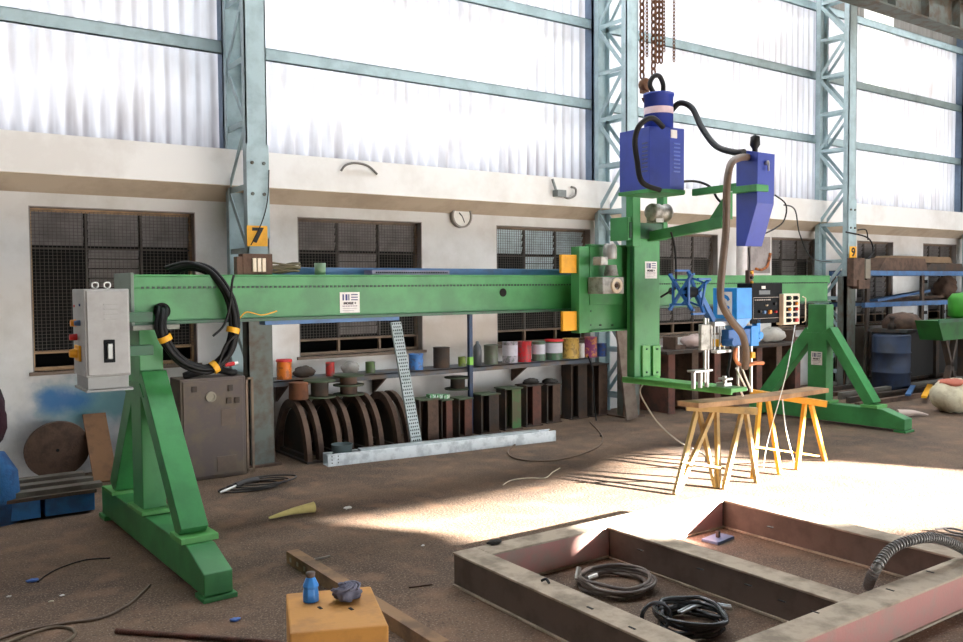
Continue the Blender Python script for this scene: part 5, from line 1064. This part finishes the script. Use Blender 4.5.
# steel bars on the floor
BARG = 'long steel bars stored on the floor at the right'
for k in range(6):
    y = 6.35+.28*k; z = .03+.02*(k % 2)
    tag(MB().bx(10.6+.25*k, 18, y, y+.07, .0, .06+.02*(k % 3)).build('steel_bar', (RUST, RUSTD, mat('grey_bar', (110, 106, 98), .6))[k % 3]), ('long steel bar on the floor right of the stand, %s' % ('nearest the camera', 'second from the camera', 'third from the camera', 'fourth from the camera', 'second from the back', 'nearest the wall')[k]), 'steel bar', BARG)
a, c = P(924, 397, 'z', .09), P(930, 385, 'z', .09); tag(MB().beam(a, c, .07, .03).build('yellow_bar', YELLOW), 'short yellow bar lying across the long steel bars', 'steel bar')
a, c = P(908, 395, 'z', .09), P(913, 386, 'z', .09); tag(MB().beam(a, c, .07, .03).build('blue_bar', SBLUE), 'short blue bar lying across the long steel bars', 'steel bar')
a, c = P(898, 414, 'z', .03), P(928, 415, 'z', .02); tag(MB().tube([a, (a+c)/2+V((0, 0, .02)), c], .05, rad=lambda k: .06-.05*k, n=8).build('pale_cloth', mat('pale_pink_cloth', (196, 176, 164), .9)), 'pale crumpled cloth lying beside the toe of the right stand', 'cloth')
# sack
q = P(953, 418, 'z', 0)
t = thing('woven_sack', 'cream woven sack with a reddish top standing on the floor at the right edge', 'sack', (q.x+.46, q.y+.22, 0))
for (z0_, hh, r_, m_, nm, sd_) in ((0, .21, .30, SACK, 'sack_body', 31), (.33, .05, .2, mat('reddish_print', (190, 110, 90), .9), 'red_top', 32)):
    o = lump(nm, '', '', (0, 0, z0_), r_, m_, sd_, (1, .9, hh/r_), wr=.16); del o['label']; del o['category']; o.parent = t
    lx = o.location.copy(); o.location = lx
# ------------------------------------------------------------------ on the wall
a = P(461, 216, 'y', 8.27)
t = thing('wall_clock', 'round white wall clock with a grey rim between two windows', 'clock', (a.x, 8.29, a.z-.13))
MB().cyl((0, .01, .13), (0, -.035, .13), .125, n=32).build('face', mat('clock_face', (236, 234, 226), .5), t); MB().ring((0, .01, .13), (0, -.05, .13), .138, .118, n=32).build('rim', mat('clock_rim', (150, 144, 134), .5), t)
MB().beam((0, -.04, .13), (-.04, -.04, .165), .012, .004, side=(1, 0, 1)).build('hour_hand', BLACK, t); MB().beam((0, -.042, .13), (.035, -.042, .055), .009, .004, side=(1, 0, 0)).build('minute_hand', BLACK, t)
b = MB(); b.tube([P(341, 171, 'y', 8.06), P(346, 165, 'y', 8.04), P(356, 163, 'y', 8.03), P(368, 166, 'y', 8.04), P(377, 174, 'y', 8.07)], .012); tag(b.build('ledge_cable', mat('grey_wire', (120, 116, 110), .6)), 'short bent grey cable on the ledge right of column 7', 'cable')
t = thing('floodlight', 'small grey lamp bracket with curled cable on the ledge left of column 8', 'lamp', (P(558, 193, 'y', 8.05).x, 8.035, P(558, 196, 'y', 8.05).z))
MB().beam((-.02, 0, .0), (-.1, 0, .2), .025, .025, side=(0, 1, 0)).bx(-.06, .08, -.05, .05, -.01, .07).build('lamp_body', mat('lamp_grey', (120, 126, 124), .5), t, .004)
MB().tube([(.08, 0, .0), (.15, 0, -.02), (.26, 0, .02), (.27, 0, .1), (.2, 0, .12)], .014).build('curled_cable', MATS['grey_wire'], t)
b = MB(); b.tube([P(868, 240, 'y', 7.9), P(866, 230, 'y', 7.9), P(858, 230, 'y', 7.7)], .01); b.tube([P(846, 232, 'y', 7.55), P(868, 238, 'y', 7.5), P(873, 252, 'y', 7.5), P(864, 262, 'y', 7.5), P(858, 262, 'y', 7.55)], .012)
tag(b.build('power_cable', BLACK), 'black cable looping beside the 9 sign on column 9', 'cable')
b = MB(); b.tube([P(269, 170, 'y', 7.57), P(267.5, 200, 'y', 7.56), P(262, 222, 'y', 7.55), P(251, 245, 'y', 7.55)], .005, n=6); tag(b.build('column_wire', BLACK), 'thin dark wire slanting down the face of column 7 past its sign', 'wire')
# ------------------------------------------------------------------ light
sun = bpy.data.objects.new('sun', bpy.data.lights.new('sun', 'SUN')); C.objects.link(sun)
sun.data.energy = 75; sun.data.angle = radians(.6); sun.data.color = (1, .96, .9)
sun.rotation_euler = SD.to_track_quat('-Z', 'Y').to_euler()
w = bpy.data.worlds.new('world'); bpy.context.scene.world = w; w.use_nodes = True
bg = w.node_tree.nodes['Background']; bg.inputs['Color'].default_value = (.86, .93, 1, 1); bg.inputs['Strength'].default_value = 4
sc = bpy.context.scene
sc.view_settings.view_transform = 'Standard'; sc.view_settings.look = 'None'; sc.view_settings.gamma = 1; sc.view_settings.exposure = 1.0
sc.view_settings.use_curve_mapping = False
sc.cycles.max_bounces = 8; sc.cycles.diffuse_bounces = 5; sc.cycles.glossy_bounces = 3; sc.cycles.transmission_bounces = 4
sc.cycles.use_denoising = True; sc.cycles.sample_clamp_indirect = 8
